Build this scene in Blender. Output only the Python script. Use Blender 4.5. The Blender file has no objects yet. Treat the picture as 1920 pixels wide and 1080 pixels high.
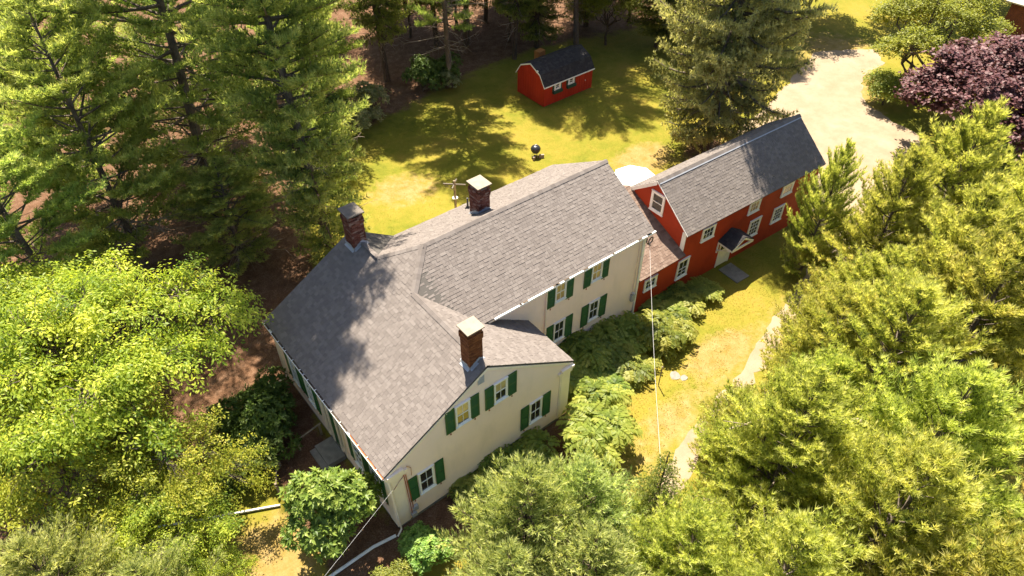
import bpy, math, random
import numpy as np
from mathutils import Vector, Matrix

# ------------------------------------------------------------------ camera, sky, sun, exposure
S = bpy.context.scene
COL = S.collection
R = math.radians

cam_d = bpy.data.cameras.new("camera")
cam = bpy.data.objects.new("camera", cam_d)
COL.objects.link(cam)
S.camera = cam
CAM = Vector((-5.904, -15.274, 30.077))
_r = Vector((0.77854892, -0.62754977, 0.00654801))
_u = Vector((0.43073636, 0.5419089, 0.72166539))
_f = Vector((0.45642937, 0.55903134, -0.69221109))
m = Matrix((_r, _u, -_f)).transposed().to_4x4()
m.translation = CAM
cam.matrix_world = m
cam_d.sensor_width = 36.0
cam_d.lens = 1340.6 / 1920 * 36
cam_d.clip_start = 0.1
cam_d.clip_end = 2000

SUN = Vector((0.22, 0.47, 1.0)).normalized()
W = bpy.data.worlds.new("World")
S.world = W
W.use_nodes = True
nt = W.node_tree
nt.nodes.clear()
sky = nt.nodes.new("ShaderNodeTexSky")
sky.sky_type = 'NISHITA'
sky.sun_disc = False
sky.sun_elevation = math.asin(SUN.z)
sky.sun_rotation = math.atan2(SUN.x, SUN.y)
sky.air_density = 1.0
sky.dust_density = 1.6
sky.ozone_density = 1.0
bg = nt.nodes.new("ShaderNodeBackground")
bg.inputs[1].default_value = 0.066
ow = nt.nodes.new("ShaderNodeOutputWorld")
nt.links.new(sky.outputs[0], bg.inputs[0])
nt.links.new(bg.outputs[0], ow.inputs[0])

sun_d = bpy.data.lights.new("sun", 'SUN')
sun_d.energy = 5.0
sun_d.angle = R(0.53)
sun_d.color = (1.0, 0.90, 0.74)
sun = bpy.data.objects.new("sun", sun_d)
COL.objects.link(sun)
sun.rotation_euler = (-SUN).to_track_quat('-Z', 'Y').to_euler()
sun.location = (10, 30, 60)

S.view_settings.view_transform = 'Standard'
S.view_settings.look = 'None'
S.view_settings.exposure = 1.78
S.view_settings.gamma = 1.0
S.view_settings.use_curve_mapping = False
S.cycles.max_bounces = 8
S.cycles.diffuse_bounces = 6
S.cycles.glossy_bounces = 2
S.cycles.transmission_bounces = 4
S.cycles.transparent_max_bounces = 4

rng = np.random.default_rng(7)
random.seed(7)

# ------------------------------------------------------------------ helpers
def zg(x, y):
    t = np.clip((np.asarray(x, float) - 9.0) / 14.0, 0, 1)
    return -0.87 * t * t * (3 - 2 * t)

def tag(o, label=None, cat=None, group=None, kind=None):
    if label: o["label"] = label
    if cat: o["category"] = cat
    if group: o["group"] = group
    if kind: o["kind"] = kind
    return o

def empty(name, loc, label, cat, group=None, rz=0.0):
    o = bpy.data.objects.new(name, None)
    o.empty_display_size = 0.3
    COL.objects.link(o)
    o.location = loc
    o.rotation_euler = (0, 0, rz)
    return tag(o, label, cat, group)

def keep(o, parent):
    """parent o without moving it (root empties are only translated / turned about z)"""
    o.parent = parent
    if parent is not None:
        mw = Matrix.Identity(4)
        chain = []
        q = parent
        while q is not None:
            chain.append(q); q = q.parent
        for q in reversed(chain):
            mw = mw @ q.matrix_parent_inverse @ q.matrix_basis
        o.matrix_parent_inverse = mw.inverted()
    return o

def link_mesh(name, me, parent=None, kind=None):
    o = bpy.data.objects.new(name, me)
    COL.objects.link(o)
    if parent is not None: keep(o, parent)
    if kind: o["kind"] = kind
    return o

def np_mesh(name, V, F, mats, tint=None, smooth=False, fmat=None):
    """V (n,3), F (m,k) with constant k"""
    V = np.ascontiguousarray(V, np.float32); F = np.ascontiguousarray(F, np.int32)
    me = bpy.data.meshes.new(name)
    k = F.shape[1]
    me.vertices.add(len(V)); me.vertices.foreach_set("co", V.ravel())
    me.loops.add(F.size); me.loops.foreach_set("vertex_index", F.ravel())
    me.polygons.add(len(F)); me.polygons.foreach_set("loop_start", np.arange(0, F.size, k, dtype=np.int32))
    if smooth: me.polygons.foreach_set("use_smooth", np.ones(len(F), bool))
    if fmat is not None: me.polygons.foreach_set("material_index", np.ascontiguousarray(fmat, np.int32))
    me.update(calc_edges=True)
    if tint is not None:
        a = me.attributes.new("tint", 'FLOAT', 'POINT')
        a.data.foreach_set("value", np.ascontiguousarray(tint, np.float32))
    for mt in (mats if isinstance(mats, (list, tuple)) else [mats]): me.materials.append(mt)
    return me

class MB:
    def __init__(s): s.v = []; s.f = []; s.t = []
    def add(s, vs, fs, tint=0.5):
        n = len(s.v); s.v += [tuple(q) for q in vs]; s.f += [tuple(i + n for i in f) for f in fs]
        s.t += [tint] * len(vs)
    def box(s, x0, x1, y0, y1, z0, z1, tint=0.5, M=None):
        vs = [Vector(q) for q in ((x0,y0,z0),(x1,y0,z0),(x1,y1,z0),(x0,y1,z0),(x0,y0,z1),(x1,y0,z1),(x1,y1,z1),(x0,y1,z1))]
        if M is not None: vs = [M @ q for q in vs]
        s.add(vs, [(0,3,2,1),(4,5,6,7),(0,1,5,4),(1,2,6,5),(2,3,7,6),(3,0,4,7)], tint)
    def prism(s, pts, off, tint=0.5):
        """polygon pts (3D, ccw seen from the off-opposite side) extruded by vector off"""
        n = len(pts); off = Vector(off); a = [Vector(q) for q in pts]; b = [q + off for q in a]
        s.add(a + b, [tuple(range(n)), tuple(range(2*n-1, n-1, -1))] + [((i+1) % n, i, n+i, n+(i+1) % n) for i in range(n)], tint)
    def tube(s, pts, rad, k=6, cap=True, tint=0.5):
        pts = [Vector(q) for q in pts]; n = len(pts)
        if not isinstance(rad, (list, tuple)): rad = [rad] * n
        vs = []
        for i, q in enumerate(pts):
            d = (pts[min(i+1, n-1)] - pts[max(i-1, 0)]).normalized()
            a = d.orthogonal().normalized() if i == 0 else (pa - d * pa.dot(d)).normalized()
            pa = a; b = d.cross(a)
            for j in range(k):
                t = 2 * math.pi * j / k
                vs.append(q + (a * math.cos(t) + b * math.sin(t)) * rad[i])
        fs = [(i*k+j, i*k+(j+1) % k, (i+1)*k+(j+1) % k, (i+1)*k+j) for i in range(n-1) for j in range(k)]
        if cap: fs += [tuple(range(k-1, -1, -1)), tuple(range((n-1)*k, n*k))]
        s.add(vs, fs, tint)
    def lathe(s, prof, c=(0,0,0), k=16, tint=0.5):
        c = Vector(c); vs = []
        for r, z in prof:
            for j in range(k):
                t = 2*math.pi*j/k; vs.append(c + Vector((r*math.cos(t), r*math.sin(t), z)))
        n = len(prof)
        fs = [(i*k+j, i*k+(j+1) % k, (i+1)*k+(j+1) % k, (i+1)*k+j) for i in range(n-1) for j in range(k)]
        fs += [tuple(range(k-1, -1, -1)), tuple(range((n-1)*k, n*k))]
        s.add(vs, fs, tint)
    def mesh(s, name, mat, smooth=False):
        me = bpy.data.meshes.new(name); me.from_pydata(s.v, [], s.f); me.update()
        a = me.attributes.new("tint", 'FLOAT', 'POINT'); a.data.foreach_set("value", np.array(s.t, np.float32))
        me.materials.append(mat)
        if smooth: me.polygons.foreach_set("use_smooth", np.ones(len(me.polygons), bool))
        return me
    def build(s, name, mat, parent=None, kind=None, smooth=False):
        return link_mesh(name, s.mesh(name, mat, smooth), parent, kind)

# ------------------------------------------------------------------ materials
class NT:
    def __init__(s, name):
        s.m = bpy.data.materials.new(name); s.m.use_nodes = True; s.t = s.m.node_tree; s.t.nodes.clear()
        s.out = s.n("ShaderNodeOutputMaterial")
    def n(s, ty, **kw):
        q = s.t.nodes.new(ty)
        for k, v in kw.items(): setattr(q, k, v)
        return q
    def l(s, a, b): s.t.links.new(a, b)
    def coord(s, which="Object"): return s.n("ShaderNodeTexCoord").outputs[which]
    def pos(s): return s.n("ShaderNodeNewGeometry").outputs["Position"]
    def noise(s, vec, scale, detail=4, rough=0.55, out="Fac", stretch=None):
        if stretch is not None:
            mp = s.n("ShaderNodeMapping"); mp.inputs["Scale"].default_value = stretch; s.l(vec, mp.inputs["Vector"]); vec = mp.outputs[0]
        q = s.n("ShaderNodeTexNoise"); q.inputs["Scale"].default_value = scale; q.inputs["Detail"].default_value = detail
        q.inputs["Roughness"].default_value = rough; s.l(vec, q.inputs["Vector"]); return q.outputs[out]
    def ramp(s, fac, stops, interp='LINEAR'):
        q = s.n("ShaderNodeValToRGB"); q.color_ramp.interpolation = interp; e = q.color_ramp.elements
        while len(e) < len(stops): e.new(0.5)
        for i, (p_, c) in enumerate(stops):
            e[i].position = p_; e[i].color = (c[0], c[1], c[2], 1) if hasattr(c, '__len__') else (c, c, c, 1)
        s.l(fac, q.inputs[0]); return q.outputs[0]
    def mix(s, fac, a, b, mode='MIX'):
        q = s.n("ShaderNodeMix", data_type='RGBA', blend_type=mode)
        for i, v in ((0, fac), (6, a), (7, b)):
            if hasattr(v, 'is_linked'): s.l(v, q.inputs[i])
            elif i == 0: q.inputs[0].default_value = v
            else: q.inputs[i].default_value = (v[0], v[1], v[2], 1)
        return q.outputs[2]
    def math(s, op, a, b=0.0, c=None):
        q = s.n("ShaderNodeMath", operation=op)
        for i, v in enumerate((a, b) if c is None else (a, b, c)):
            if hasattr(v, 'is_linked'): s.l(v, q.inputs[i])
            else: q.inputs[i].default_value = v
        return q.outputs[0]
    def attr(s, name): return s.n("ShaderNodeAttribute", attribute_name=name).outputs["Fac"]
    def bsdf(s, col, rough=0.7, spec=0.3, bump=None, bstr=0.3, bdist=0.02, metal=0.0, coat=0.0):
        q = s.n("ShaderNodeBsdfPrincipled")
        if hasattr(col, 'is_linked'): s.l(col, q.inputs["Base Color"])
        else: q.inputs["Base Color"].default_value = (col[0], col[1], col[2], 1)
        if hasattr(rough, 'is_linked'): s.l(rough, q.inputs["Roughness"])
        else: q.inputs["Roughness"].default_value = rough
        q.inputs["Specular IOR Level"].default_value = spec; q.inputs["Metallic"].default_value = metal
        q.inputs["Coat Weight"].default_value = coat; q.inputs["Coat Roughness"].default_value = 0.03
        if bump is not None:
            b = s.n("ShaderNodeBump"); b.inputs["Strength"].default_value = bstr; b.inputs["Distance"].default_value = bdist
            s.l(bump, b.inputs["Height"]); s.l(b.outputs[0], q.inputs["Normal"])
        s.l(q.outputs[0], s.out.inputs[0]); return s.m

def paint(name, col, var=0.12, rough=0.55, dirt=None, scale=1.5, bstr=0.1, spec=0.3):
    n = NT(name); p_ = n.pos()
    a = n.noise(p_, scale, 5); b = n.noise(p_, scale * 14, 3)
    lo = tuple(c * (1 - var) for c in col); hi = tuple(min(1, c * (1 + var)) for c in col)
    c = n.ramp(a, [(0.3, lo), (0.7, hi)])
    if dirt is not None:
        d = n.noise(p_, scale * 0.9, 6, 0.65, stretch=(1, 1, 0.35))
        c = n.mix(n.ramp(d, [(0.52, 0.0), (0.75, 0.6)]), c, dirt)
    return n.bsdf(c, rough, spec, b, bstr, 0.01)

M = {}
M['cream'] = paint("cream_clapboard_paint", (0.94, 0.735, 0.615), 0.03, 0.55, (0.74, 0.59, 0.48), 0.7)
M['creamtrim'] = paint("cream_trim_paint", (0.90, 0.77, 0.64), 0.04, 0.5, (0.6, 0.55, 0.46), 1.2)
M['white'] = paint("white_trim_paint", (0.86, 0.84, 0.80), 0.04, 0.5, (0.6, 0.57, 0.52), 2.0)
M['red'] = paint("barn_red_paint", (0.37, 0.042, 0.014), 0.14, 0.65, (0.21, 0.018, 0.008), 0.8, 0.2, 0.2)
M['shedred'] = paint("shed_red_paint", (0.42, 0.032, 0.013), 0.10, 0.6, (0.26, 0.018, 0.008), 1.0, 0.2, 0.25)
M['green'] = paint("shutter_green_paint", (0.030, 0.105, 0.032), 0.12, 0.45, (0.055, 0.12, 0.05), 2.0)
M['darkgreen'] = paint("flower_box_green_paint", (0.025, 0.07, 0.045), 0.1, 0.5)
M['brown'] = paint("brown_old_siding", (0.16, 0.045, 0.022), 0.2, 0.7)
M['galv'] = paint("galvanised_flashing", (0.30, 0.31, 0.34), 0.1, 0.45, (0.20, 0.205, 0.22), 5.0, 0.1, 0.6)
M['rust'] = paint("rusty_gutter_lining", (0.36, 0.10, 0.035), 0.3, 0.7, (0.12, 0.05, 0.03), 3.0)
M['capstone'] = paint("pale_stone_slab", (0.26, 0.215, 0.165), 0.1, 0.8, (0.15, 0.12, 0.09), 3.0, 0.3)
M['capgrey'] = paint("weathered_stone_slab", (0.13, 0.11, 0.09), 0.2, 0.8, (0.20, 0.165, 0.13), 4.0, 0.3)
M['stone'] = paint("granite_footing", (0.20, 0.185, 0.16), 0.2, 0.85, (0.11, 0.10, 0.085), 3.0, 0.5)
M['black'] = paint("black_enamel", (0.02, 0.022, 0.026), 0.1, 0.3, None, 4.0, 0.05, 0.6)
M['meter'] = paint("grey_meter_box", (0.42, 0.42, 0.43), 0.08, 0.45, None, 4.0)
M['plasticwhite'] = paint("white_plastic_pipe", (0.74, 0.72, 0.68), 0.05, 0.4, (0.45, 0.40, 0.32), 4.0)
M['fabric'] = paint("white_parasol_cloth", (0.82, 0.82, 0.82), 0.02, 0.8, None, 4.0)
M['wood'] = paint("weathered_wood", (0.24, 0.19, 0.13), 0.25, 0.8, (0.10, 0.08, 0.05), 5.0, 0.4)
M['cable'] = paint("grey_service_cable", (0.45, 0.44, 0.43), 0.05, 0.5)
M['orangewood'] = paint("orange_stained_board", (0.42, 0.17, 0.05), 0.1, 0.7)

def mat_shingle(name, lo, mid, hi, obj=False):
    n = NT(name); p_ = n.pos()
    t = n.n("ShaderNodeObjectInfo").outputs["Random"] if obj else n.attr("tint")
    c = n.ramp(t, [(0.0, lo), (0.5, mid), (1.0, hi)])
    g = n.noise(p_, 55, 2, 0.7)
    c = n.mix(0.55, c, n.ramp(g, [(0.25, 0.35), (0.75, 1.0)]), 'MULTIPLY')
    st = n.noise(p_, 0.6, 5, 0.6)
    c = n.mix(n.ramp(st, [(0.45, 0.0), (0.8, 0.35)]), c, tuple(q * 0.72 for q in mid))
    return n.bsdf(c, 0.9, 0.25, g, 0.5, 0.01)
SH = ((0.160, 0.137, 0.125), (0.186, 0.160, 0.146), (0.216, 0.188, 0.172))
M['shingle'] = mat_shingle("asphalt_shingle_tabs", *SH)
M['shingle_o'] = mat_shingle("asphalt_shingle_single_tab", *SH, obj=True)
M['deck'] = mat_shingle("roof_underlay", (0.10, 0.09, 0.085), (0.11, 0.10, 0.09), (0.12, 0.105, 0.1))
WS = ((0.155, 0.134, 0.123), (0.180, 0.156, 0.143), (0.208, 0.182, 0.167))
M['shinglew'] = mat_shingle("barn_shingle_tabs", *WS)
M['shinglew_o'] = mat_shingle("barn_shingle_single_tab", *WS, obj=True)
CS = ((0.15, 0.10, 0.078), (0.20, 0.14, 0.11), (0.24, 0.175, 0.14))
M['shinglec'] = mat_shingle("connector_shingle_tabs", *CS)
DS = ((0.034, 0.031, 0.033), (0.045, 0.041, 0.043), (0.062, 0.056, 0.056))
M['shingled'] = mat_shingle("dark_shingle_tabs", *DS)

def mat_brick(name, cols, obj=False):
    n = NT(name); p_ = n.pos()
    t = n.n("ShaderNodeObjectInfo").outputs["Random"] if obj else n.attr("tint")
    c = n.ramp(t, cols); g = n.noise(p_, 40, 4, 0.6)
    c = n.mix(0.5, c, n.ramp(g, [(0.3, 0.55), (0.7, 1.0)]), 'MULTIPLY')
    return n.bsdf(c, 0.85, 0.2, g, 0.4, 0.01)
BK1 = [(0.0, (0.075, 0.026, 0.019)), (0.4, (0.145, 0.043, 0.027)), (0.75, (0.19, 0.075, 0.055)), (1.0, (0.26, 0.18, 0.15))]
BK2 = [(0.0, (0.11, 0.034, 0.015)), (0.5, (0.19, 0.06, 0.022)), (1.0, (0.26, 0.10, 0.042))]
M['brick1'] = mat_brick("old_red_brick", BK1); M['brick1_o'] = mat_brick("old_red_single_brick", BK1, True)
M['brick2'] = mat_brick("orange_red_brick", BK2); M['brick2_o'] = mat_brick("orange_red_single_brick", BK2, True)
M['mortar1'] = paint("pale_lime_mortar", (0.24, 0.18, 0.155), 0.15, 0.9)
M['mortar2'] = paint("reddish_mortar", (0.15, 0.075, 0.045), 0.15, 0.9)

def mat_glass(name, col, rough=0.06, coat=1.0):
    n = NT(name); p_ = n.pos()
    b = n.noise(p_, 1.3, 2)
    c = n.mix(n.ramp(n.noise(p_, 2.2, 3), [(0.35, 0), (0.65, 1)]), tuple(q * 0.7 for q in col), tuple(q * 1.25 for q in col))
    return n.bsdf(c, rough, 0.5, b, 0.05, 0.02, coat=coat)
M['glass'] = mat_glass("dark_window_glass", (0.030, 0.034, 0.030))
M['blind'] = mat_glass("glass_before_tan_blind", (0.46, 0.30, 0.14), 0.3)
M['curtain'] = mat_glass("glass_before_pale_curtain", (0.52, 0.40, 0.20), 0.3)

def mat_leaf(name, stops, trans=0.35, tcol=1.5, rough=0.45, spec=0.25, hue=0.032, vary=0.25):
    n = NT(name)
    oi = n.n("ShaderNodeObjectInfo").outputs["Random"]
    p_ = n.pos(); big = n.noise(p_, 0.35, 3)
    t = n.math('ADD', n.attr("tint"), n.math('MULTIPLY', n.math('SUBTRACT', big, 0.5), 0.5))
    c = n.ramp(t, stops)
    h = n.n("ShaderNodeHueSaturation"); n.l(c, h.inputs["Color"])
    n.l(n.math('ADD', n.math('MULTIPLY', n.math('SUBTRACT', oi, 0.5), hue), 0.5), h.inputs["Hue"])
    n.l(n.math('ADD', n.math('MULTIPLY', n.math('SUBTRACT', oi, 0.5), vary), 1.0), h.inputs["Value"])
    c = h.outputs[0]
    q = n.n("ShaderNodeBsdfPrincipled"); n.l(c, q.inputs["Base Color"]); q.inputs["Roughness"].default_value = rough
    q.inputs["Specular IOR Level"].default_value = spec
    tr = n.n("ShaderNodeBsdfTranslucent"); n.l(n.mix(1.0, c, (tcol, tcol * 0.97, tcol * 0.55), 'MULTIPLY'), tr.inputs[0])
    mx = n.n("ShaderNodeMixShader"); mx.inputs[0].default_value = trans
    n.l(q.outputs[0], mx.inputs[1]); n.l(tr.outputs[0], mx.inputs[2]); n.l(mx.outputs[0], n.out.inputs[0])
    return n.m
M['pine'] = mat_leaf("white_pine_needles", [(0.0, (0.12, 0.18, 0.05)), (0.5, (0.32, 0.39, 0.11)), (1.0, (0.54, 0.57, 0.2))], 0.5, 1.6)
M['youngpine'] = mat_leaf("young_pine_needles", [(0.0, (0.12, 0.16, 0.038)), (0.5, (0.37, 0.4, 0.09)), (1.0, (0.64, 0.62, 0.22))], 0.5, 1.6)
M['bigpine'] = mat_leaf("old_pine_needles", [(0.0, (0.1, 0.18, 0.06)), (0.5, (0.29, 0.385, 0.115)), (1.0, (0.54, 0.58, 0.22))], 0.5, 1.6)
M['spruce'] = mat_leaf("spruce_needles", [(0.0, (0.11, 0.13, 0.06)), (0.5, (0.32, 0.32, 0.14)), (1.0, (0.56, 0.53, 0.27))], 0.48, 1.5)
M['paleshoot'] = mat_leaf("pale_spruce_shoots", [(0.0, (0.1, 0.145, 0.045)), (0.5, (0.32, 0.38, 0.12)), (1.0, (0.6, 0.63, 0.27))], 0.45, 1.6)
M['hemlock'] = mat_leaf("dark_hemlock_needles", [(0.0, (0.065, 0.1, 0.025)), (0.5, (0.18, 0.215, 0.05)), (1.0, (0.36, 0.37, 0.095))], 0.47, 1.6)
M['lime'] = mat_leaf("yellow_green_leaves", [(0.0, (0.07, 0.12, 0.016)), (0.5, (0.28, 0.33, 0.035)), (1.0, (0.6, 0.57, 0.085))], 0.5, 1.5)
M['oak'] = mat_leaf("glossy_oak_leaves", [(0.0, (0.06, 0.12, 0.022)), (0.5, (0.165, 0.26, 0.045)), (1.0, (0.38, 0.46, 0.11))], 0.38, 1.4, 0.4, 0.2)
M['rhodo'] = mat_leaf("dark_rhododendron_leaves", [(0.0, (0.035, 0.07, 0.014)), (0.5, (0.075, 0.125, 0.022)), (1.0, (0.15, 0.2, 0.045))], 0.25, 1.4, 0.45, 0.2)
M['sumac'] = mat_leaf("fern_like_sumac_leaves", [(0.0, (0.08, 0.125, 0.025)), (0.5, (0.22, 0.27, 0.045)), (1.0, (0.44, 0.44, 0.1))], 0.5, 1.5)
M['maple'] = mat_leaf("olive_maple_leaves", [(0.0, (0.08, 0.115, 0.02)), (0.5, (0.22, 0.255, 0.035)), (1.0, (0.4, 0.41, 0.07))], 0.5, 1.5)
M['purple'] = mat_leaf("purple_maple_leaves", [(0.0, (0.035, 0.012, 0.013)), (0.5, (0.105, 0.042, 0.045)), (1.0, (0.23, 0.12, 0.12))], 0.22, 1.3, 0.5, 0.25, 0.01)
M['grass'] = mat_leaf("lawn_grass_blades", [(0.0, (0.13, 0.15, 0.015)), (0.5, (0.235, 0.215, 0.024)), (1.0, (0.33, 0.26, 0.05))], 0.3, 1.4)
M['palebush'] = mat_leaf("pale_laurel_leaves", [(0.0, (0.09, 0.125, 0.045)), (0.5, (0.22, 0.25, 0.1)), (1.0, (0.42, 0.41, 0.22))], 0.35)

def mat_bark(name, a, b):
    n = NT(name); p_ = n.coord("Object")
    g = n.noise(p_, 6, 6, 0.7, stretch=(2.5, 2.5, 0.5)); h = n.noise(p_, 1.2, 3)
    c = n.ramp(g, [(0.3, a), (0.7, b)])
    c = n.mix(n.ramp(h, [(0.5, 0), (0.7, 0.5)]), c, tuple(q * 1.3 for q in b))
    return n.bsdf(c, 0.9, 0.15, g, 0.8, 0.03)
M['bark'] = mat_bark("grey_brown_bark", (0.06, 0.045, 0.035), (0.19, 0.155, 0.125))
M['deadwood'] = mat_bark("bare_grey_twigs", (0.16, 0.12, 0.09), (0.40, 0.33, 0.26))
M['darkbark'] = mat_bark("dark_bark", (0.035, 0.027, 0.02), (0.12, 0.09, 0.065))
# ------------------------------------------------------------------ ground, drive, track
def smooth(e0, e1, x):
    t = np.clip((x - e0) / (e1 - e0), 0, 1); return t * t * (3 - 2 * t)

def grid_axis(a, b, step, outs):
    q = list(np.arange(a, b + 1e-6, step))
    return np.array([a - o for o in reversed(outs)] + q + [b + o for o in outs])
gx = grid_axis(-34, 104, 0.6, (6, 20, 60, 200, 600)); gy = grid_axis(-34, 92, 0.6, (6, 20, 60, 200, 600))
GX, GY = np.meshgrid(gx, gy); gxx, gyy = GX.ravel(), GY.ravel()
gz = zg(gxx, gyy)
gV = np.stack([gxx, gyy, gz], 1)
nx, ny = len(gx), len(gy)
ii, jj = np.meshgrid(np.arange(nx - 1), np.arange(ny - 1)); k0 = (jj * nx + ii).ravel()
gF = np.stack([k0, k0 + 1, k0 + nx + 1, k0 + nx], 1)

def seg_dist(x, y, pts):
    d = np.full_like(x, 1e9)
    for (ax, ay), (bx, by) in zip(pts[:-1], pts[1:]):
        vx, vy = bx - ax, by - ay; t = np.clip(((x-ax)*vx + (y-ay)*vy) / (vx*vx+vy*vy), 0, 1)
        d = np.minimum(d, np.hypot(x-ax-t*vx, y-ay-t*vy))
    return d
# bare needle-covered forest floor: woods behind the lawn, left of the house
wood = np.maximum(smooth(31.5, 36.5, gyy + 0.18*(30-gxx)*(gxx < 30) + 0.25*(gxx-38)*(gxx > 38)*(gxx < 60) - 30*(gxx > 62)), 0)
wood = np.maximum(wood, smooth(0.8, -1.0, gxx - 3.6 - 0.45*(gyy-14)*(gyy > 11)*(gyy < 40)) * (gyy > 8.5) )
wood = np.maximum(wood, smooth(1.4, -0.6, np.abs(gxx + 1.6) - 1.2) * smooth(12, 9, gyy) * smooth(-3, -0.5, gyy))
wood = np.maximum(wood, smooth(2.4, 0.6, np.abs(gyy + 0.6)) * smooth(-1.0, 0.2, gxx) * smooth(11.5, 9.5, gxx))
wood = np.maximum(wood, 0.85 * smooth(1.5, 0, np.hypot((gxx-36.5)/4.2, (gyy-11.9)/3.0)))
# dry tan patches
dry = 1.0*smooth(1.2, 0.2, np.hypot((gxx-31.5)/4.0, (gyy-14.6)/2.6))
dry = np.maximum(dry, smooth(1.3, 0.3, np.hypot((gxx-20.5)/3.6, (gyy+1.9)/1.5)))
dry = np.maximum(dry, 0.8*smooth(1.3, 0.3, np.hypot((gxx-14.3)/2.4, (gyy+3.5)/1.3)))
dry = np.maximum(dry, 0.75*smooth(1.5, 0.2, np.hypot((gxx-14.5)/3.5, (gyy-22.0)/2.5)))
dry = np.maximum(dry, 0.9*smooth(2.6, 0.6, np.abs(gyy - (-3.4 - 0.10*(18-gxx)))) * smooth(6, 10, gxx) * smooth(32, 26, gxx) * 0.6)
dry = np.maximum(dry, 0.9*smooth(1.6, 0.3, np.hypot((gxx+5.0)/3.4, (gyy-2.2)/2.2)))
dry = np.maximum(dry, 0.8*smooth(7, 1, seg_dist(gxx, gyy, [(34, 6), (45, 7), (52, 11), (60, 16)])))

n = NT("ground_mix"); p_ = n.pos()
a1 = n.noise(p_, 0.22, 5, 0.6); a2 = n.noise(p_, 1.7, 6, 0.65); a3 = n.noise(p_, 14, 4, 0.7); a4 = n.noise(p_, 0.07, 3)
lawn = n.ramp(n.math('ADD', n.math('MULTIPLY', a1, 0.65), n.math('MULTIPLY', a2, 0.35)),
              [(0.30, (0.095, 0.115, 0.012)), (0.45, (0.175, 0.170, 0.020)), (0.58, (0.24, 0.195, 0.030)), (0.72, (0.28, 0.19, 0.042))])
dryc = n.ramp(a2, [(0.3, (0.225, 0.155, 0.036)), (0.7, (0.33, 0.235, 0.095))])
dm = n.math('ADD', n.attr("dry"), n.math('MULTIPLY', n.math('SUBTRACT', a2, 0.5), 0.9))
c = n.mix(n.ramp(dm, [(0.35, 0), (0.75, 1)]), lawn, dryc)
duff = n.ramp(n.math('ADD', n.math('MULTIPLY', a2, 0.5), n.math('MULTIPLY', a3, 0.5)),
              [(0.3, (0.060, 0.028, 0.015)), (0.5, (0.14, 0.075, 0.042)), (0.7, (0.26, 0.165, 0.11))])
wm = n.math('ADD', n.attr("wood"), n.math('MULTIPLY', n.math('SUBTRACT', n.noise(p_, 0.8, 6, 0.7), 0.5), 1.1))
c = n.mix(n.ramp(wm, [(0.38, 0), (0.66, 1)]), c, duff)
c = n.mix(0.55, c, n.ramp(a3, [(0.25, 0.45), (0.75, 1.0)]), 'MULTIPLY')
M['ground'] = n.bsdf(c, 0.95, 0.1, n.math('ADD', n.math('MULTIPLY', a3, 0.6), a2), 0.7, 0.06)
gme = np_mesh("ground", gV, gF, M['ground'], smooth=True)
for nm, q in (("wood", wood), ("dry", dry)):
    at = gme.attributes.new(nm, 'FLOAT', 'POINT'); at.data.foreach_set("value", np.ascontiguousarray(q, np.float32))
g = link_mesh("ground", gme); tag(g, kind="structure", label="sunlit patchy lawn and brown needle-covered ground around the house")

n = NT("drive_gravel"); p_ = n.pos()
a2 = n.noise(p_, 0.6, 6, 0.65); a3 = n.noise(p_, 18, 4, 0.75)
c = n.ramp(a2, [(0.3, (0.25, 0.185, 0.12)), (0.55, (0.30, 0.23, 0.16)), (0.75, (0.33, 0.265, 0.195))])
c = n.mix(0.4, c, n.ramp(a3, [(0.25, 0.5), (0.75, 1.0)]), 'MULTIPLY')
M['gravel'] = n.bsdf(c, 0.95, 0.1, a3, 0.6, 0.03)

def sheet(name, outline, mat, dz, rough, seed, label, sub=0.5):
    """flat sheet over the ground with a ragged edge: fan of rings from the outline"""
    r = np.random.default_rng(seed); pts = []
    nO = len(outline)
    for i in range(nO):
        a = np.array(outline[i], float); b = np.array(outline[(i+1) % nO], float); k = max(2, int(np.hypot(*(b-a)) / sub))
        for j in range(k): pts.append(a + (b-a) * j / k)
    P = np.array(pts)
    for _ in range(3): P = (np.roll(P, 1, 0) + 2*P + np.roll(P, -1, 0)) / 4
    P = P + r.normal(0, rough, P.shape)
    from mathutils.geometry import delaunay_2d_cdt
    lo, hi = P.min(0), P.max(0)
    inner = [Vector((x, y)) for x in np.arange(lo[0], hi[0], 1.0) for y in np.arange(lo[1], hi[1], 1.0)]
    vs = [Vector(q) for q in P] + inner
    v2, e2, f2, *_ = delaunay_2d_cdt(vs, [], [list(range(len(P)))], 1, 1e-4)
    V = [(q.x, q.y, float(zg(q.x, q.y)) + dz) for q in v2]
    me = bpy.data.meshes.new(name); me.from_pydata(V, [], [tuple(f) for f in f2]); me.update(); me.materials.append(mat)
    me.polygons.foreach_set("use_smooth", np.ones(len(me.polygons), bool))
    if len(me.polygons) and me.polygons[0].normal.z < 0: me.flip_normals()
    return tag(link_mesh(name, me), label=label, kind="structure")
sheet("driveway", [(36.5, 11.0), (40, 12.6), (44.6, 13.4), (49, 14.6), (53.3, 15.8), (58, 17.2), (63, 13.8), (61, 11.6), (57, 11.6), (53, 9.2),
                   (52, 6), (51.2, 2), (47, -2), (42, -3.5), (37, -1.8), (35.8, 2), (36.5, 6)], M['gravel'], 0.012, 0.10, 3,
      "pale gravel driveway beyond the end of the red barn wing")
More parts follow.
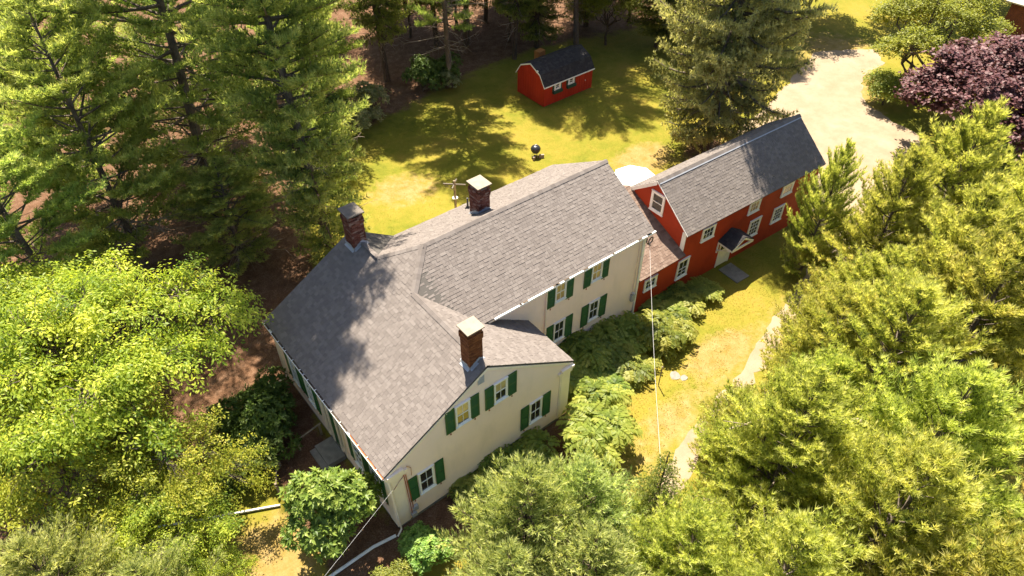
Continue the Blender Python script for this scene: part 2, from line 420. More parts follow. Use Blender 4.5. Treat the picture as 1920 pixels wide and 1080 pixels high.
sheet("gravel_track", [(7.0, -7.4), (9.2, -6.4), (12.0, -5.3), (15.2, -4.4), (18.9, -3.7), (22, -3.0), (25.2, -2.0), (30, -1.0), (36, 0.4), (37, -1.4), (31, -2.6),
                       (25.4, -3.2), (21.4, -4.3), (17.0, -5.0), (13.0, -6.1), (9.6, -7.3), (7.6, -8.4)], M['gravel'], 0.012, 0.14, 5,
      "pale gravel track between the front lawn and the pines")

# ------------------------------------------------------------------ roofs
def clip_poly(P, a, b):
    """keep the part of 2D polygon P left of the line a->b"""
    out = []; nx_, ny_ = -(b[1]-a[1]), (b[0]-a[0])
    d = [(q[0]-a[0])*nx_ + (q[1]-a[1])*ny_ for q in P]
    for i in range(len(P)):
        j = (i+1) % len(P)
        if d[i] >= 0: out.append(P[i])
        if (d[i] >= 0) != (d[j] >= 0):
            t = d[i] / (d[i]-d[j]); out.append((P[i][0]+(P[j][0]-P[i][0])*t, P[i][1]+(P[j][1]-P[i][1])*t))
    return out
def area2(P): return sum(P[i][0]*P[(i+1) % len(P)][1]-P[(i+1) % len(P)][0]*P[i][1] for i in range(len(P)))/2

class Slope:
    def __init__(s, pts, eave):
        """pts: 3D polygon, ccw seen from above; eave: (i, j) vertex ids along the eave, left to right seen from outside"""
        s.p = [Vector(q) for q in pts]; s.o = s.p[eave[0]]; s.e = (s.p[eave[1]]-s.p[eave[0]]).normalized()
        nn = Vector((0,0,0))
        for i in range(len(s.p)):
            a, b = s.p[i], s.p[(i+1) % len(s.p)]; nn += a.cross(b)
        s.n = nn.normalized()
        if s.n.z < 0: s.n = -s.n
        s.g = s.n.cross(s.e).normalized()
        s.loc = [((q-s.o).dot(s.e), (q-s.o).dot(s.g)) for q in s.p]
        if area2(s.loc) < 0: s.loc.reverse(); s.p.reverse()
    def W(s, a, b, h): return s.o + s.e*a + s.g*b + s.n*h

WID = (0.15, 0.20, 0.26, 0.33)
THK = (0.010, 0.012, 0.016, 0.023)
def tabs(slope, ex, seed, over=0.03):
    """list of (polygon2D, clipped?, b0, w, h)"""
    r = random.Random(seed); L = slope.loc; amin = min(q[0] for q in L); amax = max(q[0] for q in L); bmax = max(q[1] for q in L)
    out = []; b = -over; row = 0
    while b < bmax:
        a = amin - r.uniform(0, 0.3)
        while a < amax:
            w = r.choice(WID); P = [(a, b), (a+w-0.007, b), (a+w-0.007, b+ex+0.03), (a, b+ex+0.03)]
            Q = P
            for i in range(len(L)):
                if len(Q) < 3: break
                p0, p1 = L[i], L[(i+1) % len(L)]
                if abs(p0[1]) < 1e-3 and abs(p1[1]) < 1e-3: continue    # the eave overhangs
                Q = clip_poly(Q, p0, p1)
            if len(Q) >= 3 and area2(Q) > 0.002:
                full = abs(area2(Q)-area2(P)) < 1e-5
                out.append((Q, full, a, b, w))
            a += w
        b += ex; row += 1
    return out
def tab_faces(Q, b0, ln, slope=None, mb=None, tint=0.5, h0=0.004, h1=0.021):
    n = len(Q); ht = [h1 + (h0-h1) * min(1, max(0, (q[1]-b0)/ln)) for q in Q]
    top = [slope.W(q[0], q[1], h) for q, h in zip(Q, ht)]; bot = [slope.W(q[0], q[1], 0.001) for q in Q]
    mb.add(top + bot, [tuple(range(n))] + [((i+1) % n, i, n+i, n+(i+1) % n) for i in range(n)], tint)

def shingle_roof(slopes, ex, parent, mat, mat_o, budget, seed, name="shingle"):
    protos = {}
    for w, h1 in ((w_, h_) for w_ in WID for h_ in THK):
        mb = MB(); ln = ex+0.03
        h0 = 0.004
        x0, x1 = -(w-0.007)/2, (w-0.007)/2
        mb.add([(x0,0,h1),(x1,0,h1),(x1,ln,h0),(x0,ln,h0),(x0,0,.001),(x1,0,.001),(x1,ln,.001),(x0,ln,.001)],
               [(0,1,2,3),(1,0,4,5),(2,1,5,6),(3,2,6,7),(0,3,7,4)])
        protos[(w, h1)] = mb.mesh(name, mat_o)
    cand = []; rest = MB(); rr = random.Random(seed)
    for k, s in enumerate(slopes):
        for t in tabs(s, ex, seed*31+k):
            if t[1] and budget: 
                c = s.W(t[2]+t[4]/2, t[3]+ex/2, 0); v = CAM-c
                cand.append((v.length / max(0.05, s.n.dot(v.normalized())) ** 0.5, s, t))
            else: tab_faces(t[0], t[3], ex+0.03, s, rest, rr.random(), h1=rr.choice(THK))
    cand.sort(key=lambda q: q[0])
    inv = parent_inv(parent)
    for q in cand[budget:]: tab_faces(q[2][0], q[2][3], ex+0.03, q[1], rest, rr.random(), h1=rr.choice(THK))
    for _, s, t in cand[:budget]:
        o = bpy.data.objects.new(name, protos[(t[4], rr.choice(THK))]); COL.objects.link(o)
        p0 = s.W(t[2]+(t[4]-0.007)/2, t[3], 0)
        mw = Matrix((s.e, s.g, s.n)).transposed().to_4x4(); mw.translation = p0
        o.parent = parent; o.matrix_parent_inverse = inv; o.matrix_basis = mw
    rest.build(name, mat, parent, kind="stuff")

def parent_inv(parent):
    mw = Matrix.Identity(4); chain = []; q = parent
    while q is not None: chain.append(q); q = q.parent
    for q in reversed(chain): mw = mw @ q.matrix_parent_inverse @ q.matrix_basis
    return mw.inverted()

def ridge_caps(segs, parent, mat, seed, half=0.17, step=0.28):
    """segs: (a, b, nl, nr): ridge line with the normals of the two slopes"""
    mb = MB(); r = random.Random(seed)
    for a, b, n1, n2 in segs:
        a, b = Vector(a), Vector(b); d = (b-a).normalized(); L = (b-a).length; k = max(1, int(L/step))
        g1 = d.cross(n1).normalized(); g2 = -d.cross(n2).normalized()
        if g1.z > 0: g1 = -g1
        if g2.z > 0: g2 = -g2
        nn = (n1+n2).normalized()
        for i in range(k):
            p0 = a + d*(L*i/k); p1 = a + d*(L*(i+1)/k+0.04); h0, h1 = 0.028, 0.042
            vs = []
            for p, h in ((p0, h0), (p1, h1)):
                vs += [p+g1*half+n1*h, p+nn*(h+0.01), p+g2*half+n2*h]
            for p in (p0, p1): vs += [p+g1*half+n1*0.012, p+g2*half+n2*0.012]
            mb.add(vs, [(0,1,4,3),(1,2,5,4),(3,4,5,9,8),(0,3,8,6),(2,7,9,5),(0,6,7,2,1)], r.random())
    return mb.build("ridge_cap", mat, parent, kind="stuff")

def deck_prism(mb, pts, th=0.11):
    pts = [Vector(q) for q in pts]
    mb.prism(pts, (0, 0, -th))

# ------------------------------------------------------------------ walls
class Wall:
    """local frame on a wall: u along the wall (left to right seen from outside), z up, d outward"""
    def __init__(s, p0, p1):
        s.o = Vector((p0[0], p0[1], 0)); s.e = (Vector((p1[0], p1[1], 0))-s.o); s.L = s.e.length; s.e.normalize()
        s.n = Vector((s.e.y, -s.e.x, 0))
        s.M = Matrix((s.e, s.n, Vector((0,0,1)))).transposed().to_4x4(); s.M.translation = s.o
    def P(s, u, z, d=0): return s.o + s.e*u + s.n*d + Vector((0,0,z))
    def u(s, x, y=None):
        return (x - s.o.x)/s.e.x if abs(s.e.x) > 0.3 else (y - s.o.y)/s.e.y
    def box(s, mb, u0, u1, z0, z1, d0, d1, tint=0.5): mb.box(u0, u1, d0, d1, z0, z1, tint, s.M)

def wall_slab(wall, outline, th, mat, parent, name="wall", boards=None, bmat=None, ex=0.11, label=None):
    """outline: convex ccw polygon of (u, z); lapped boards are laid over it"""
    mb = MB(); mb.prism([wall.P(u, z, 0) for u, z in outline], -wall.n*th)
    w = mb.build(name, mat, parent)
    if label: w["label"] = label
    if boards:
        cb = MB(); z0 = min(q[1] for q in outline); z1 = max(q[1] for q in outline); z = z0+0.0; r = random.Random(int(z1*977))
        while z < z1:
            zt = min(z+ex, z1); us = []
            zz = z + 0.5*(zt-z)
            for i in range(len(outline)):
                a, b = outline[i], outline[(i+1) % len(outline)]
                if (a[1]-zz)*(b[1]-zz) < 0: us.append(a[0]+(b[0]-a[0])*(zz-a[1])/(b[1]-a[1]))
            if len(us) >= 2:
                ua, ub = min(us), max(us); u = ua
                while u < ub-0.01:
                    v = min(ub, u + r.uniform(2.2, 4.2)); 
                    if ub-v < 0.5: v = ub
                    h1 = 0.024+r.uniform(-.003, .003)
                    cb.add([wall.P(u+.001, z, h1), wall.P(v-.001, z, h1), wall.P(v-.001, zt, 0.004), wall.P(u+.001, zt, 0.004), wall.P(u+.001, z, 0.001), wall.P(v-.001, z, 0.001)],
                           [(0,1,2,3), (4,5,1,0)], r.random())
                    u = v
            z += ex
        cb.build("clapboard", bmat or mat, w, kind="stuff")
    return w

def window(parent, wall, u0, u1, z0, z1, cols=2, rows=(1, 1), pane_top=None, pane_bot=None, trim=0.07, mat=None, sill=True, name="window", sash_z=None):
    """casing u0..u1 x z0..z1 outer size"""
    mat = mat or M['white']; mb = MB(); D = 0.085
    wall.box(mb, u0, u0+trim, z0, z1, 0.002, D); wall.box(mb, u1-trim, u1, z0, z1, 0.002, D)
    wall.box(mb, u0+trim, u1-trim, z1-trim, z1, 0.002, D); wall.box(mb, u0+trim, u1-trim, z0, z0+trim*0.7, 0.002, D)
    w = mb.build(name, mat, parent)
    if sill:
        sb = MB(); wall.box(sb, u0-0.03, u1+0.03, z0-0.05, z0-0.002, 0.002, 0.125); sb.build("sill", mat, w); sb = MB(); wall.box(sb, u0-0.02, u1+0.02, z1+0.002, z1+0.03, 0.002, 0.11); sb.build("drip_cap", mat, w)
    a0, a1, b0, b1 = u0+trim, u1-trim, z0+trim*0.7, z1-trim
    zm = sash_z if sash_z else (b0+b1)/2
    mu = MB(); t = 0.028
    halves = [(b0, zm, rows[0], pane_bot or M['glass'], 0.046), (zm, b1, rows[1], pane_top or pane_bot or M['glass'], 0.056)] if rows[1] else [(b0, b1, rows[0], pane_bot or M['glass'], 0.050)]
    for q0, q1, nr, pm, d in halves:
        wall.box(mu, a0, a1, q0, q0+t, 0.003, d+0.012); wall.box(mu, a0, a1, q1-t, q1, 0.003, d+0.012)
        wall.box(mu, a0, a0+t, q0+t, q1-t, 0.003, d+0.012); wall.box(mu, a1-t, a1, q0+t, q1-t, 0.003, d+0.012)
        iu0, iu1, iz0, iz1 = a0+t, a1-t, q0+t, q1-t
        for c in range(1, cols):
            uc = iu0+(iu1-iu0)*c/cols; wall.box(mu, uc-0.009, uc+0.009, iz0, iz1, 0.003, d+0.008)
        for r_ in range(1, nr):
            zc = iz0+(iz1-iz0)*r_/nr; wall.box(mu, iu0, iu1, zc-0.009, zc+0.009, 0.003, d+0.006)
        for c in range(cols):
            for r_ in range(nr):
                pb = MB(); ua = iu0+(iu1-iu0)*c/cols; ub = iu0+(iu1-iu0)*(c+1)/cols; za = iz0+(iz1-iz0)*r_/nr; zb = iz0+(iz1-iz0)*(r_+1)/nr
                tl = random.uniform(-.004, .004)
                pb.add([wall.P(ua+.003, za+.003, d-.012+tl), wall.P(ub-.003, za+.003, d-.012-tl), wall.P(ub-.003, zb-.003, d-.012-tl), wall.P(ua+.003, zb-.003, d-.012+tl)], [(0,1,2,3)], random.random())
                pb.build("pane", pm, w)
    mu.build("sash", mat, w)
    return w

def shutter(parent, wall, u0, u1, z0, z1, louver=True):
    mb = MB(); f = 0.055; D0, D1 = 0.032, 0.068
    wall.box(mb, u0, u0+f, z0, z1, D0, D1); wall.box(mb, u1-f, u1, z0, z1, D0, D1)
    zm = z0+(z1-z0)*0.52
    for a, b in ((z0, z0+0.09), (zm-0.035, zm+0.035), (z1-0.07, z1)): wall.box(mb, u0+f, u1-f, a, b, D0, D1)
    wall.box(mb, u0+f, u1-f, z0+0.02, z1-0.02, D0-.002, D0+0.008)
    for a, b in ((z0+0.09, zm-0.035), (zm+0.035, z1-0.07)):
        k = int((b-a)/0.045)
        for i in range(k):
            z = a+(b-a)*(i+0.5)/k
            mb.add([wall.P(u0+f, z-0.018, D1-0.006), wall.P(u1-f, z-0.018, D1-0.006), wall.P(u1-f, z+0.016, D0+0.009), wall.P(u0+f, z+0.016, D0+0.009)], [(0,1,2,3)])
    s = mb.build("shutter", M['green'], parent)
    hb = MB(); uc = (u0+u1)/2; wall.box(hb, uc-0.012, uc+0.012, z0-0.13, z0-0.005, 0.02, 0.04); wall.box(hb, uc-0.05, uc+0.012, z0-0.15, z0-0.13, 0.02, 0.07)
    hb.build("holdback", M['rust'], s)
    return s

def chimney(parent, name_label, x0, x1, y0, y1, zbase, ztop, bmat, bmat_o, mmat, capmat, budget, seed, lean=0.0):
    """brick shaft, corbelled neck, slab cap on corner piers, lead flashing"""
    core = MB(); i = 0.012
    core.box(x0+i, x1-i, y0+i, y1-i, zbase, ztop-0.20)
    ch = core.build("chimney", mmat, parent); ch["label"] = name_label
    r = random.Random(seed); bl, bh, bw = 0.205, 0.066, 0.095; j = 0.012
    proto = {}
    for ln in ("s", "h"):
        L = bl if ln == "s" else bw
        mb = MB(); b = 0.004
        vs = [(-L/2, 0, 0), (L/2, 0, 0), (L/2, bw, 0), (-L/2, bw, 0), (-L/2, 0, bh), (L/2, 0, bh), (L/2, bw, bh), (-L/2, bw, bh)]
        mb.add(vs, [(4,5,6,7),(0,1,5,4),(1,2,6,5),(3,0,4,7),(0,3,2,1)])
        proto[ln] = mb.mesh("brick", bmat_o)
    inv = parent_inv(ch); rest = MB(); singles = []
    z = zbase; row = 0; zt = ztop-0.20
    while z + bh < zt:
        top = zt - z
        out = 0.035 if 0.16 < top < 0.42 else (0.018 if 0.10 < top < 0.50 else 0.0)
        X0, X1, Y0, Y1 = x0-out, x1+out, y0-out, y1+out
        for side, (a, b, dirv, nrm) in enumerate((((X0, Y0), (X1, Y0), Vector((1,0,0)), Vector((0,-1,0))), ((X1, Y0), (X1, Y1), Vector((0,1,0)), Vector((1,0,0))),
                                                ((X1, Y1), (X0, Y1), Vector((-1,0,0)), Vector((0,1,0))), ((X0, Y1), (X0, Y0), Vector((0,-1,0)), Vector((-1,0,0))))):
            Lw = (Vector(b)-Vector(a)).length; u = (0.0 if row % 2 else -(bl+j)/2)
            while u < Lw-0.01:
                ua, ub = max(0, u), min(Lw, u+bl)
                if ub-ua > 0.03:
                    w = ub-ua; jit = r.uniform(-0.004, 0.004); full = abs(w-bl) < 1e-4
                    o_ = Vector((a[0], a[1], z)) + dirv*(ua+w/2) + nrm*jit
                    mw = Matrix((dirv, -nrm, Vector((0,0,1)))).transposed().to_4x4(); mw.translation = o_
                    if full and side in (0, 3) and len(singles) < budget: singles.append(mw)
                    else:
                        vs = [(-w/2, 0, 0), (w/2, 0, 0), (w/2, bw, 0), (-w/2, bw, 0), (-w/2, 0, bh), (w/2, 0, bh), (w/2, bw, bh), (-w/2, bw, bh)]
                        rest.add([mw @ Vector(q) for q in vs], [(4,5,6,7),(0,1,5,4),(1,2,6,5),(3,0,4,7),(0,3,2,1)], r.random())
                u += bl + j
        z += bh + j; row += 1
    for mw in singles:
        o = bpy.data.objects.new("brick", proto["s"]); COL.objects.link(o); o.parent = ch; o.matrix_parent_inverse = inv; o.matrix_basis = mw
    rest.build("brick", bmat, ch, kind="stuff")
    pb = MB(); q = 0.16
    for xa in (x0, x1-q):
        for ya in (y0, y1-q): pb.box(xa, xa+q, ya, ya+q, zt-0.02, ztop-0.055)
    pb.build("cap_pier", bmat, ch)
    fb = MB(); fb.box(x0+q, x1-q, y0+0.05, y1-0.05, zt-0.02, zt+0.05); fb.build("flue", M['black'], ch)
    cb = MB(); e = 0.085
    cb.box(x0-e, x1+e, y0-e, y1+e, ztop-0.055, ztop)
    cb.build("cap_slab", capmat, ch)
    return ch

def flashing(ch, x0, x1, y0, y1, zf, h=0.16, out=0.012, mat=None):
    """lead apron round a chimney base: zf(x, y) gives the roof surface"""
    mb = MB(); e = out
    for (a, b, nrm) in (((x0, y0), (x1, y0), (0,-1)), ((x1, y0), (x1, y1), (1,0)), ((x1, y1), (x0, y1), (0,1)), ((x0, y1), (x0, y0), (-1,0))):
        k = 4
        for i in range(k):
            p = [a[0]+(b[0]-a[0])*i/k, a[1]+(b[1]-a[1])*i/k]; q = [a[0]+(b[0]-a[0])*(i+1)/k, a[1]+(b[1]-a[1])*(i+1)/k]
            zp, zq = zf(*p), zf(*q); hh = h + 0.03*((i*7+int(nrm[0]*3)) % 3)
            po = Vector((p[0]+nrm[0]*e, p[1]+nrm[1]*e, 0)); qo = Vector((q[0]+nrm[0]*e, q[1]+nrm[1]*e, 0)); s_ = Vector((nrm[0], nrm[1], 0))*0.11
            zp2, zq2 = zf((po+s_).x, (po+s_).y), zf((qo+s_).x, (qo+s_).y); Z = Vector((0,0,1))
            vs = [po+Z*(zp+hh), qo+Z*(zq+hh-0.01), qo+Z*(zq+0.02), po+Z*(zp+0.02), qo+s_+Z*(zq2+0.034), po+s_+Z*(zp2+0.034)]
            mb.add(vs, [(0,1,2,3), (3,2,4,5)])
    mb.build("flashing", mat or M['galv'], ch)
# ------------------------------------------------------------------ white farmhouse
Wd, xa, D, hL, hR, hA = 10.363, 5.303, 11.202, 4.48, 4.115, 7.49
yB, hB, XB, y0, hE = 7.05, 8.426, 18.571, 3.087, 6.098
sL = (hA-hL)/xa; sR = (hA-hR)/(Wd-xa); sN = (hB-hE)/(yB-y0); sF = 0.6
hF = hB - sF*(D-yB); xh = (hB-hL)/sL; y1 = y0+(hA-hE)/sN; y2 = yB+(hB-hA)/sF
xv = xa+(hA-hF)/sR; xm = xa+(hA-hE)/sR
def sb(x, y): return y - 0.0225*(x-7.0)
house = empty("farmhouse", (5.3, 4.0, 0), "large cream clapboard farmhouse with green shutters and three brick chimneys", "house")
pA_left = [(-0.02, 0, hL), (xa, 0, hA), (xa, y1, hA), (xh, yB, hB), (xa, y2, hA), (xa, D, hA), (-0.02, D, hL)]
def zR(x): return hA-sR*(x-xa)
pA_rf = [(xa, 0, hA), (Wd, 0, hR), (Wd, 3.42, hR), (7.15, 3.46, zR(7.15)), (xa, y1, hA)]
pA_rb = [(xa, y2, hA), (xv, D, hF), (xa, D, hA)]
pB_n = [(xa, sb(7, y1), hA), (xm, sb(xm, y0), hE), (XB, sb(XB, y0), hE), (XB, sb(XB, yB), hB), (xh, sb(xh, yB), hB)]
pB_f = [(xh, yB, hB), (XB, sb(XB, yB), hB), (XB, sb(XB, D), hF), (xv, D, hF), (xa, y2, hA)]
dk = MB()
for q in (pA_rf, pA_rb, pB_n, pB_f): deck_prism(dk, q)
deck_prism(dk, [(-0.02, 0, hL), (xa, 0, hA), (xa, D, hA), (-0.02, D, hL)])
deck_prism(dk, [(xa, y1, hA), (xh, yB, hB), (xa, y2, hA)])
roof = dk.build("roof", M['deck'], house)
s1 = Slope([(-0.02, 0, hL), (xa, 0, hA), (xa, D, hA), (-0.02, D, hL)], (3, 0))
s1b = Slope([(xa, y1, hA), (xh, yB, hB), (xa, y2, hA)], (2, 0))
s2 = Slope([(7.15, 0, zR(7.15)), (Wd, 0, hR), (Wd, 3.42, hR), (7.15, 3.45, zR(7.15))], (1, 2)); s2b = Slope([(xa, 0, hA), (7.15, 0, zR(7.15)), (7.15, 3.46, zR(7.15)), (xa, y1, hA)], (1, 2)); s3 = Slope([pA_rb[0], pA_rb[1], pA_rb[2]], (0, 2)); s3.e = Vector((0, 1, 0))
s4 = Slope(pB_n, (1, 2)); s5 = Slope(pB_f, (2, 3))
def reslope(s, origin, e):
    s.o = Vector(origin); s.e = Vector(e).normalized(); s.e = (s.e - s.n*s.e.dot(s.n)).normalized(); s.g = s.n.cross(s.e).normalized()
    if s.g.z < 0: s.e = -s.e; s.g = s.n.cross(s.e).normalized()
    s.loc = [((q-s.o).dot(s.e), (q-s.o).dot(s.g)) for q in s.p]
    if area2(s.loc) < 0: s.loc.reverse()
reslope(s1, (-0.02, 0, hL), (0, 1, 0)); reslope(s1b, (-0.02, 0, hL), (0, 1, 0)); reslope(s3, (xa, D, hA), (0, 1, 0)); reslope(s2, (Wd, 0, hR), (0, 1, 0)); reslope(s2b, (Wd, 0, hR), (0, 1, 0))
shingle_roof([s1, s1b, s2, s2b, s3, s4, s5], 0.17, roof, M['shingle'], M['shingle_o'], 298, 11)
V3 = Vector
ridge_caps([((xa, 0.0, hA), (xa, y1, hA), s1.n, s2.n), ((xa, y1, hA), (xh, yB, hB), s1.n, s4.n), ((xa, y2, hA), (xh, yB, hB), s1.n, s5.n),
            ((xh, sb(xh, yB)+.02, hB), (XB, sb(XB, yB), hB), s4.n, s5.n), ((xa, D, hA), (xa, y2, hA), s1.n, s3.n)], roof, M['shingle'], 5)

wf = Wall((0.2, 0.05), (10.2, 0.05)); wl = Wall((0.2, 11.15), (0.2, 0.05)); wr = Wall((10.2, 0.05), (10.2, 3.46))
wb = Wall((7.0, 3.47), (18.47, 3.21)); we = Wall((18.47, 3.21), (18.47, 10.9)); wk = Wall((18.47, 10.9), (0.2, 11.15))
def zroofA(x): return min(hL+sL*x, hA-sR*(x-xa))
wall_slab(wf, [(0, -.1), (10, -.1), (10, zroofA(10.2)-.12), (xa-.2, hA-.12), (0, zroofA(.2)-.12)], .15, M['cream'], house, boards=True, label="cream clapboard gable wall facing the front garden")
wall_slab(wl, [(0, -.1), (11.1, -.1), (11.1, 4.46), (0, 4.46)], .15, M['cream'], house, boards=True, label="shaded cream side wall with the front entrance")
wall_slab(wr, [(0, -.1), (3.4, -.1), (3.4, 4.1), (0, 4.1)], .15, M['cream'], house, boards=True)
wall_slab(wb, [(0, -.5), (wb.L, -.7), (wb.L, hE+.08), (0, hE+.08)], .15, M['cream'], house, boards=True, label="cream clapboard wall of the taller rear block")
wall_slab(we, [(0, -.8), (we.L, -.8), (we.L, hF-.05), (yB-3.4, hB-.12), (0, hE+.08)], .15, M['cream'], house, boards=True)
wall_slab(wk, [(0, -.8), (wk.L, -.3), (wk.L, hL), (wk.L-5.1, hA-.15), (wk.L-7.5, hF-.1), (0, hF-.1)], .15, M['cream'], house)
fb = MB(); wf.box(fb, -.03, 10.03, -.2, .16, -.1, .03); wl.box(fb, -.03, 11.13, -.2, .12, -.1, .03); wb.box(fb, 3.0, wb.L+.02, -1.0, -.05, -.1, .03); fb.build("footing", M['stone'], house)

# corner pilasters, cornices, gutters
for parts_ in (((wf, -.03, .60, .16, 4.02, .0, .055), (wf, .04, .53, .3, 3.86, .055, .072)), ((wl, 10.5, 11.13, .12, 4.0, .0, .05), (wl, 10.56, 11.07, .3, 3.85, .05, .065)),
               ((wf, 9.38, 10.03, .16, 3.66, .0, .055), (wf, 9.46, 9.95, .3, 3.52, .055, .072)), ((wl, -.03, .45, .1, 4.0, .0, .05), (wl, .03, .39, .3, 3.85, .05, .065))):
    tb = MB()
    for w_, *r_ in parts_: w_.box(tb, *r_)
    tb.build("pilaster", M['creamtrim'], house)
for parts_ in (((wf, -.10, .68, 3.90, 4.02, .056, .10), (wf, -.14, .80, 4.02, 4.20, .002, .13), (wf, -.16, .62, 4.20, 4.36, .002, .16)),
               ((wf, 9.30, 10.11, 3.50, 3.66, .074, .10), (wf, 9.22, 10.12, 3.66, 3.80, .002, .12), (wf, 9.40, 10.16, 3.80, 3.95, .002, .17)), ((wl, .0, 11.1, 4.08, 4.36, .002, .09),), ((wr, .0, 3.3, 3.75, 4.0, .002, .10),)):
    tb = MB()
    for w_, *r_ in parts_: w_.box(tb, *r_)
    tb.build("cornice", M['creamtrim'], house)
tb = MB()   # rake boards under the verge
for (a, b) in (((0.0, hL), (xa, hA)), ((xa, hA), (Wd, hR))):
    tb.prism([(a[0], -.012, a[1]-.115), (b[0], -.012, b[1]-.115), (b[0], -.012, b[1]-.26), (a[0], -.012, a[1]-.26)], (0, .06, 0))
tb.build("rake_board", M['creamtrim'], house)
gt = MB(); ya, yb = -.02, 11.2
gt.box(-.155, -.14, ya, yb, hL-.13, hL-.015); gt.box(-.139, -.012, ya, yb, hL-.135, hL-.12); gt.box(-.03, -.01, ya, yb, hL-.30, hL-.136)
for k in range(15): gt.box(-.139, -.02, .5+k*.75, .53+k*.75, hL-.03, hL-.018)
gut = gt.build("gutter", M['white'], house); gut["label"] = "white side gutter rusty inside at the front end"
lb = MB(); lb.box(-.138, -.035, ya+.02, 2.7, hL-.118, hL-.055); lb.build("gutter_lining", M['rust'], gut)
lb = MB()
for k in range(60):
    yy = random.uniform(2.8, 11); L = random.uniform(.1, .5); lb.box(-.137, -.04, yy, yy+L, hL-.118, hL-.07+random.uniform(0, .03))
lb.build("gutter_litter", M['darkbark'], gut, kind="stuff")
gB = MB(); u = 0.6
wE = Wall((xm, sb(xm, y0)), (XB, sb(XB, y0)))
while u < wE.L:
    L = random.uniform(.5, 1.8); v = min(u+L, wE.L+.06)
    wE.box(gB, u, v, hE-.115, hE-.012, .006, .109+random.uniform(0, .006)); u = v + (random.uniform(.02, .10) if random.random() < .22 else 0.003)
gB.build("gutter", M['white'], house)
gB = MB(); wE.box(gB, .3, wE.L, hE-.24, hE-.118, -.02, .004); wb.box(gB, .5, wb.L, hE-.32, hE-.12, .002, .03); gB.build("fascia_board", M['creamtrim'], house)
lb = MB()
for k in range(12):
    uu = random.uniform(.8, wE.L-.3); wE.box(lb, uu, uu+random.uniform(.08, .35), hE-.011, hE+.012, .02, .10)
lb.build("gutter_litter", M['darkbark'], house, kind="stuff")
# corner boards of the rear block and downspouts
tb = MB(); wb.box(tb, wb.L-.16, wb.L+.02, -.7, hE-.3, .002, .045); tb.build("corner_board", M['white'], house)
def downspout(pts, mat=M['white'], r=.04):
    mb = MB(); mb.tube(pts, r, 8); return mb.build("downspout", mat, house)
downspout([wb.P(wb.u(11.48), hE-.2, .10), wb.P(wb.u(11.50), 1.6, .06), wb.P(wb.u(11.5), .5, .06)], M['creamtrim'])
downspout([wb.P(wb.L-.25, hE-.12, .33), wb.P(wb.L-.22, hE-.5, .07), wb.P(wb.L-.12, -.25, .07), wb.P(wb.L+.25, -.52, .75)])
downspout([(-.08, .0, hL-.12), (.10, -.04, hL-.45), (.22, -.10, .35), (.2, -.13, .12), (-.1, -.3, .07)], M['creamtrim'])
downspout([(-.08, 11.0, hL-.12), (.13, 11.0, hL-.5), (.10, 11.0, .2), (-.3, 11.1, .05)], M['creamtrim'])
# vent in the gable
vb = MB(); wf.box(vb, 4.60, 4.93, 6.60, 7.12, .01, .05)
for k in range(7): wf.box(vb, 4.64, 4.89, 6.64+k*.065, 6.675+k*.065, .05, .07)
vb.build("gable_vent", M['meter'], house)

# windows and shutters of the gable front  (x on the wall -> u = x-0.2)
F = lambda x: x-0.2
for (a, b, z0_, z1_, sl, sr_, pt, pb_) in (
    (1.47, 2.26, 1.60, 3.16, (.95, 1.41), (2.33, 2.78), M['glass'], M['glass']),
    (3.58, 4.34, 4.74, 6.10, (3.07, 3.54), (4.36, 4.82), M['curtain'], M['glass']),
    (5.62, 6.36, 4.70, 6.00, (5.14, 5.60), (6.40, 6.88), M['curtain'], M['glass']),
    (7.71, 8.47, 1.36, 2.90, (7.18, 7.66), (8.54, 9.03), M['glass'], M['glass'])):
    window(house, wf, F(a), F(b), z0_, z1_, 2, (1, 1), pt, pb_)
    for q in (sl, sr_): shutter(house, wf, F(q[0]), F(q[1]), z0_-.14, z1_+.02)
# rear block front
for (a, b, z0_, z1_, sl, sr_, pt, pb_) in (
    (12.09, 12.80, 4.34, 5.54, (11.60, 12.06), (12.83, 13.31), M['blind'], M['blind']),
    (14.56, 15.29, 4.36, 5.52, (14.04, 14.53), (15.31, 15.79), M['blind'], M['blind']),
    (12.14, 12.90, 1.30, 2.72, (11.66, 12.10), (12.95, 13.46), M['glass'], M['glass']),
    (14.64, 15.38, 1.34, 2.74, (14.10, 14.60), (15.44, 15.95), M['glass'], M['glass'])):
    U = wb.u
    window(house, wb, U(a), U(b), z0_, z1_, 2, (1, 1), pt, pb_)
    for q in (sl, sr_): shutter(house, wb, U(q[0]), U(q[1]), z0_-.2, z1_)
# side wall: two windows, entrance, two windows
G = lambda y: 11.15-y
for (a, b) in ((1.85, 1.02), (3.42, 2.58), (8.02, 7.28), (9.70, 8.95)):
    window(house, wl, G(a), G(b), 1.35, 3.35, 2, (2, 2), M['glass'], M['glass'])
    shutter(house, wl, G(a+.48), G(a+.03), 1.25, 3.36); shutter(house, wl, G(b-.03), G(b-.48), 1.25, 3.36)
eb = MB()
for y_ in (6.25, 5.75, 4.95, 4.45): wl.box(eb, G(y_)-.09, G(y_)+.09, .35, 3.35, .002, .09)
wl.box(eb, G(6.45), G(4.25), 3.36, 3.75, .002, .12); wl.box(eb, G(6.55), G(4.15), 3.76, 3.86, .002, .18)
ent = eb.build("entrance_surround", M['creamtrim'], house)
db = MB(); wl.box(db, G(5.65), G(5.05), .36, 3.3, .002, .045)
for z_ in (.5, 1.5, 2.4): wl.box(db, G(5.55), G(5.15), z_, z_+.75, .046, .057)
db.build("door", M['green'], house)
db = MB(); wl.box(db, G(6.15), G(5.85), .8, 3.3, .002, .036); wl.box(db, G(4.85), G(4.55), .8, 3.3, .002, .036); db.build("sidelight", M['glass'], ent)
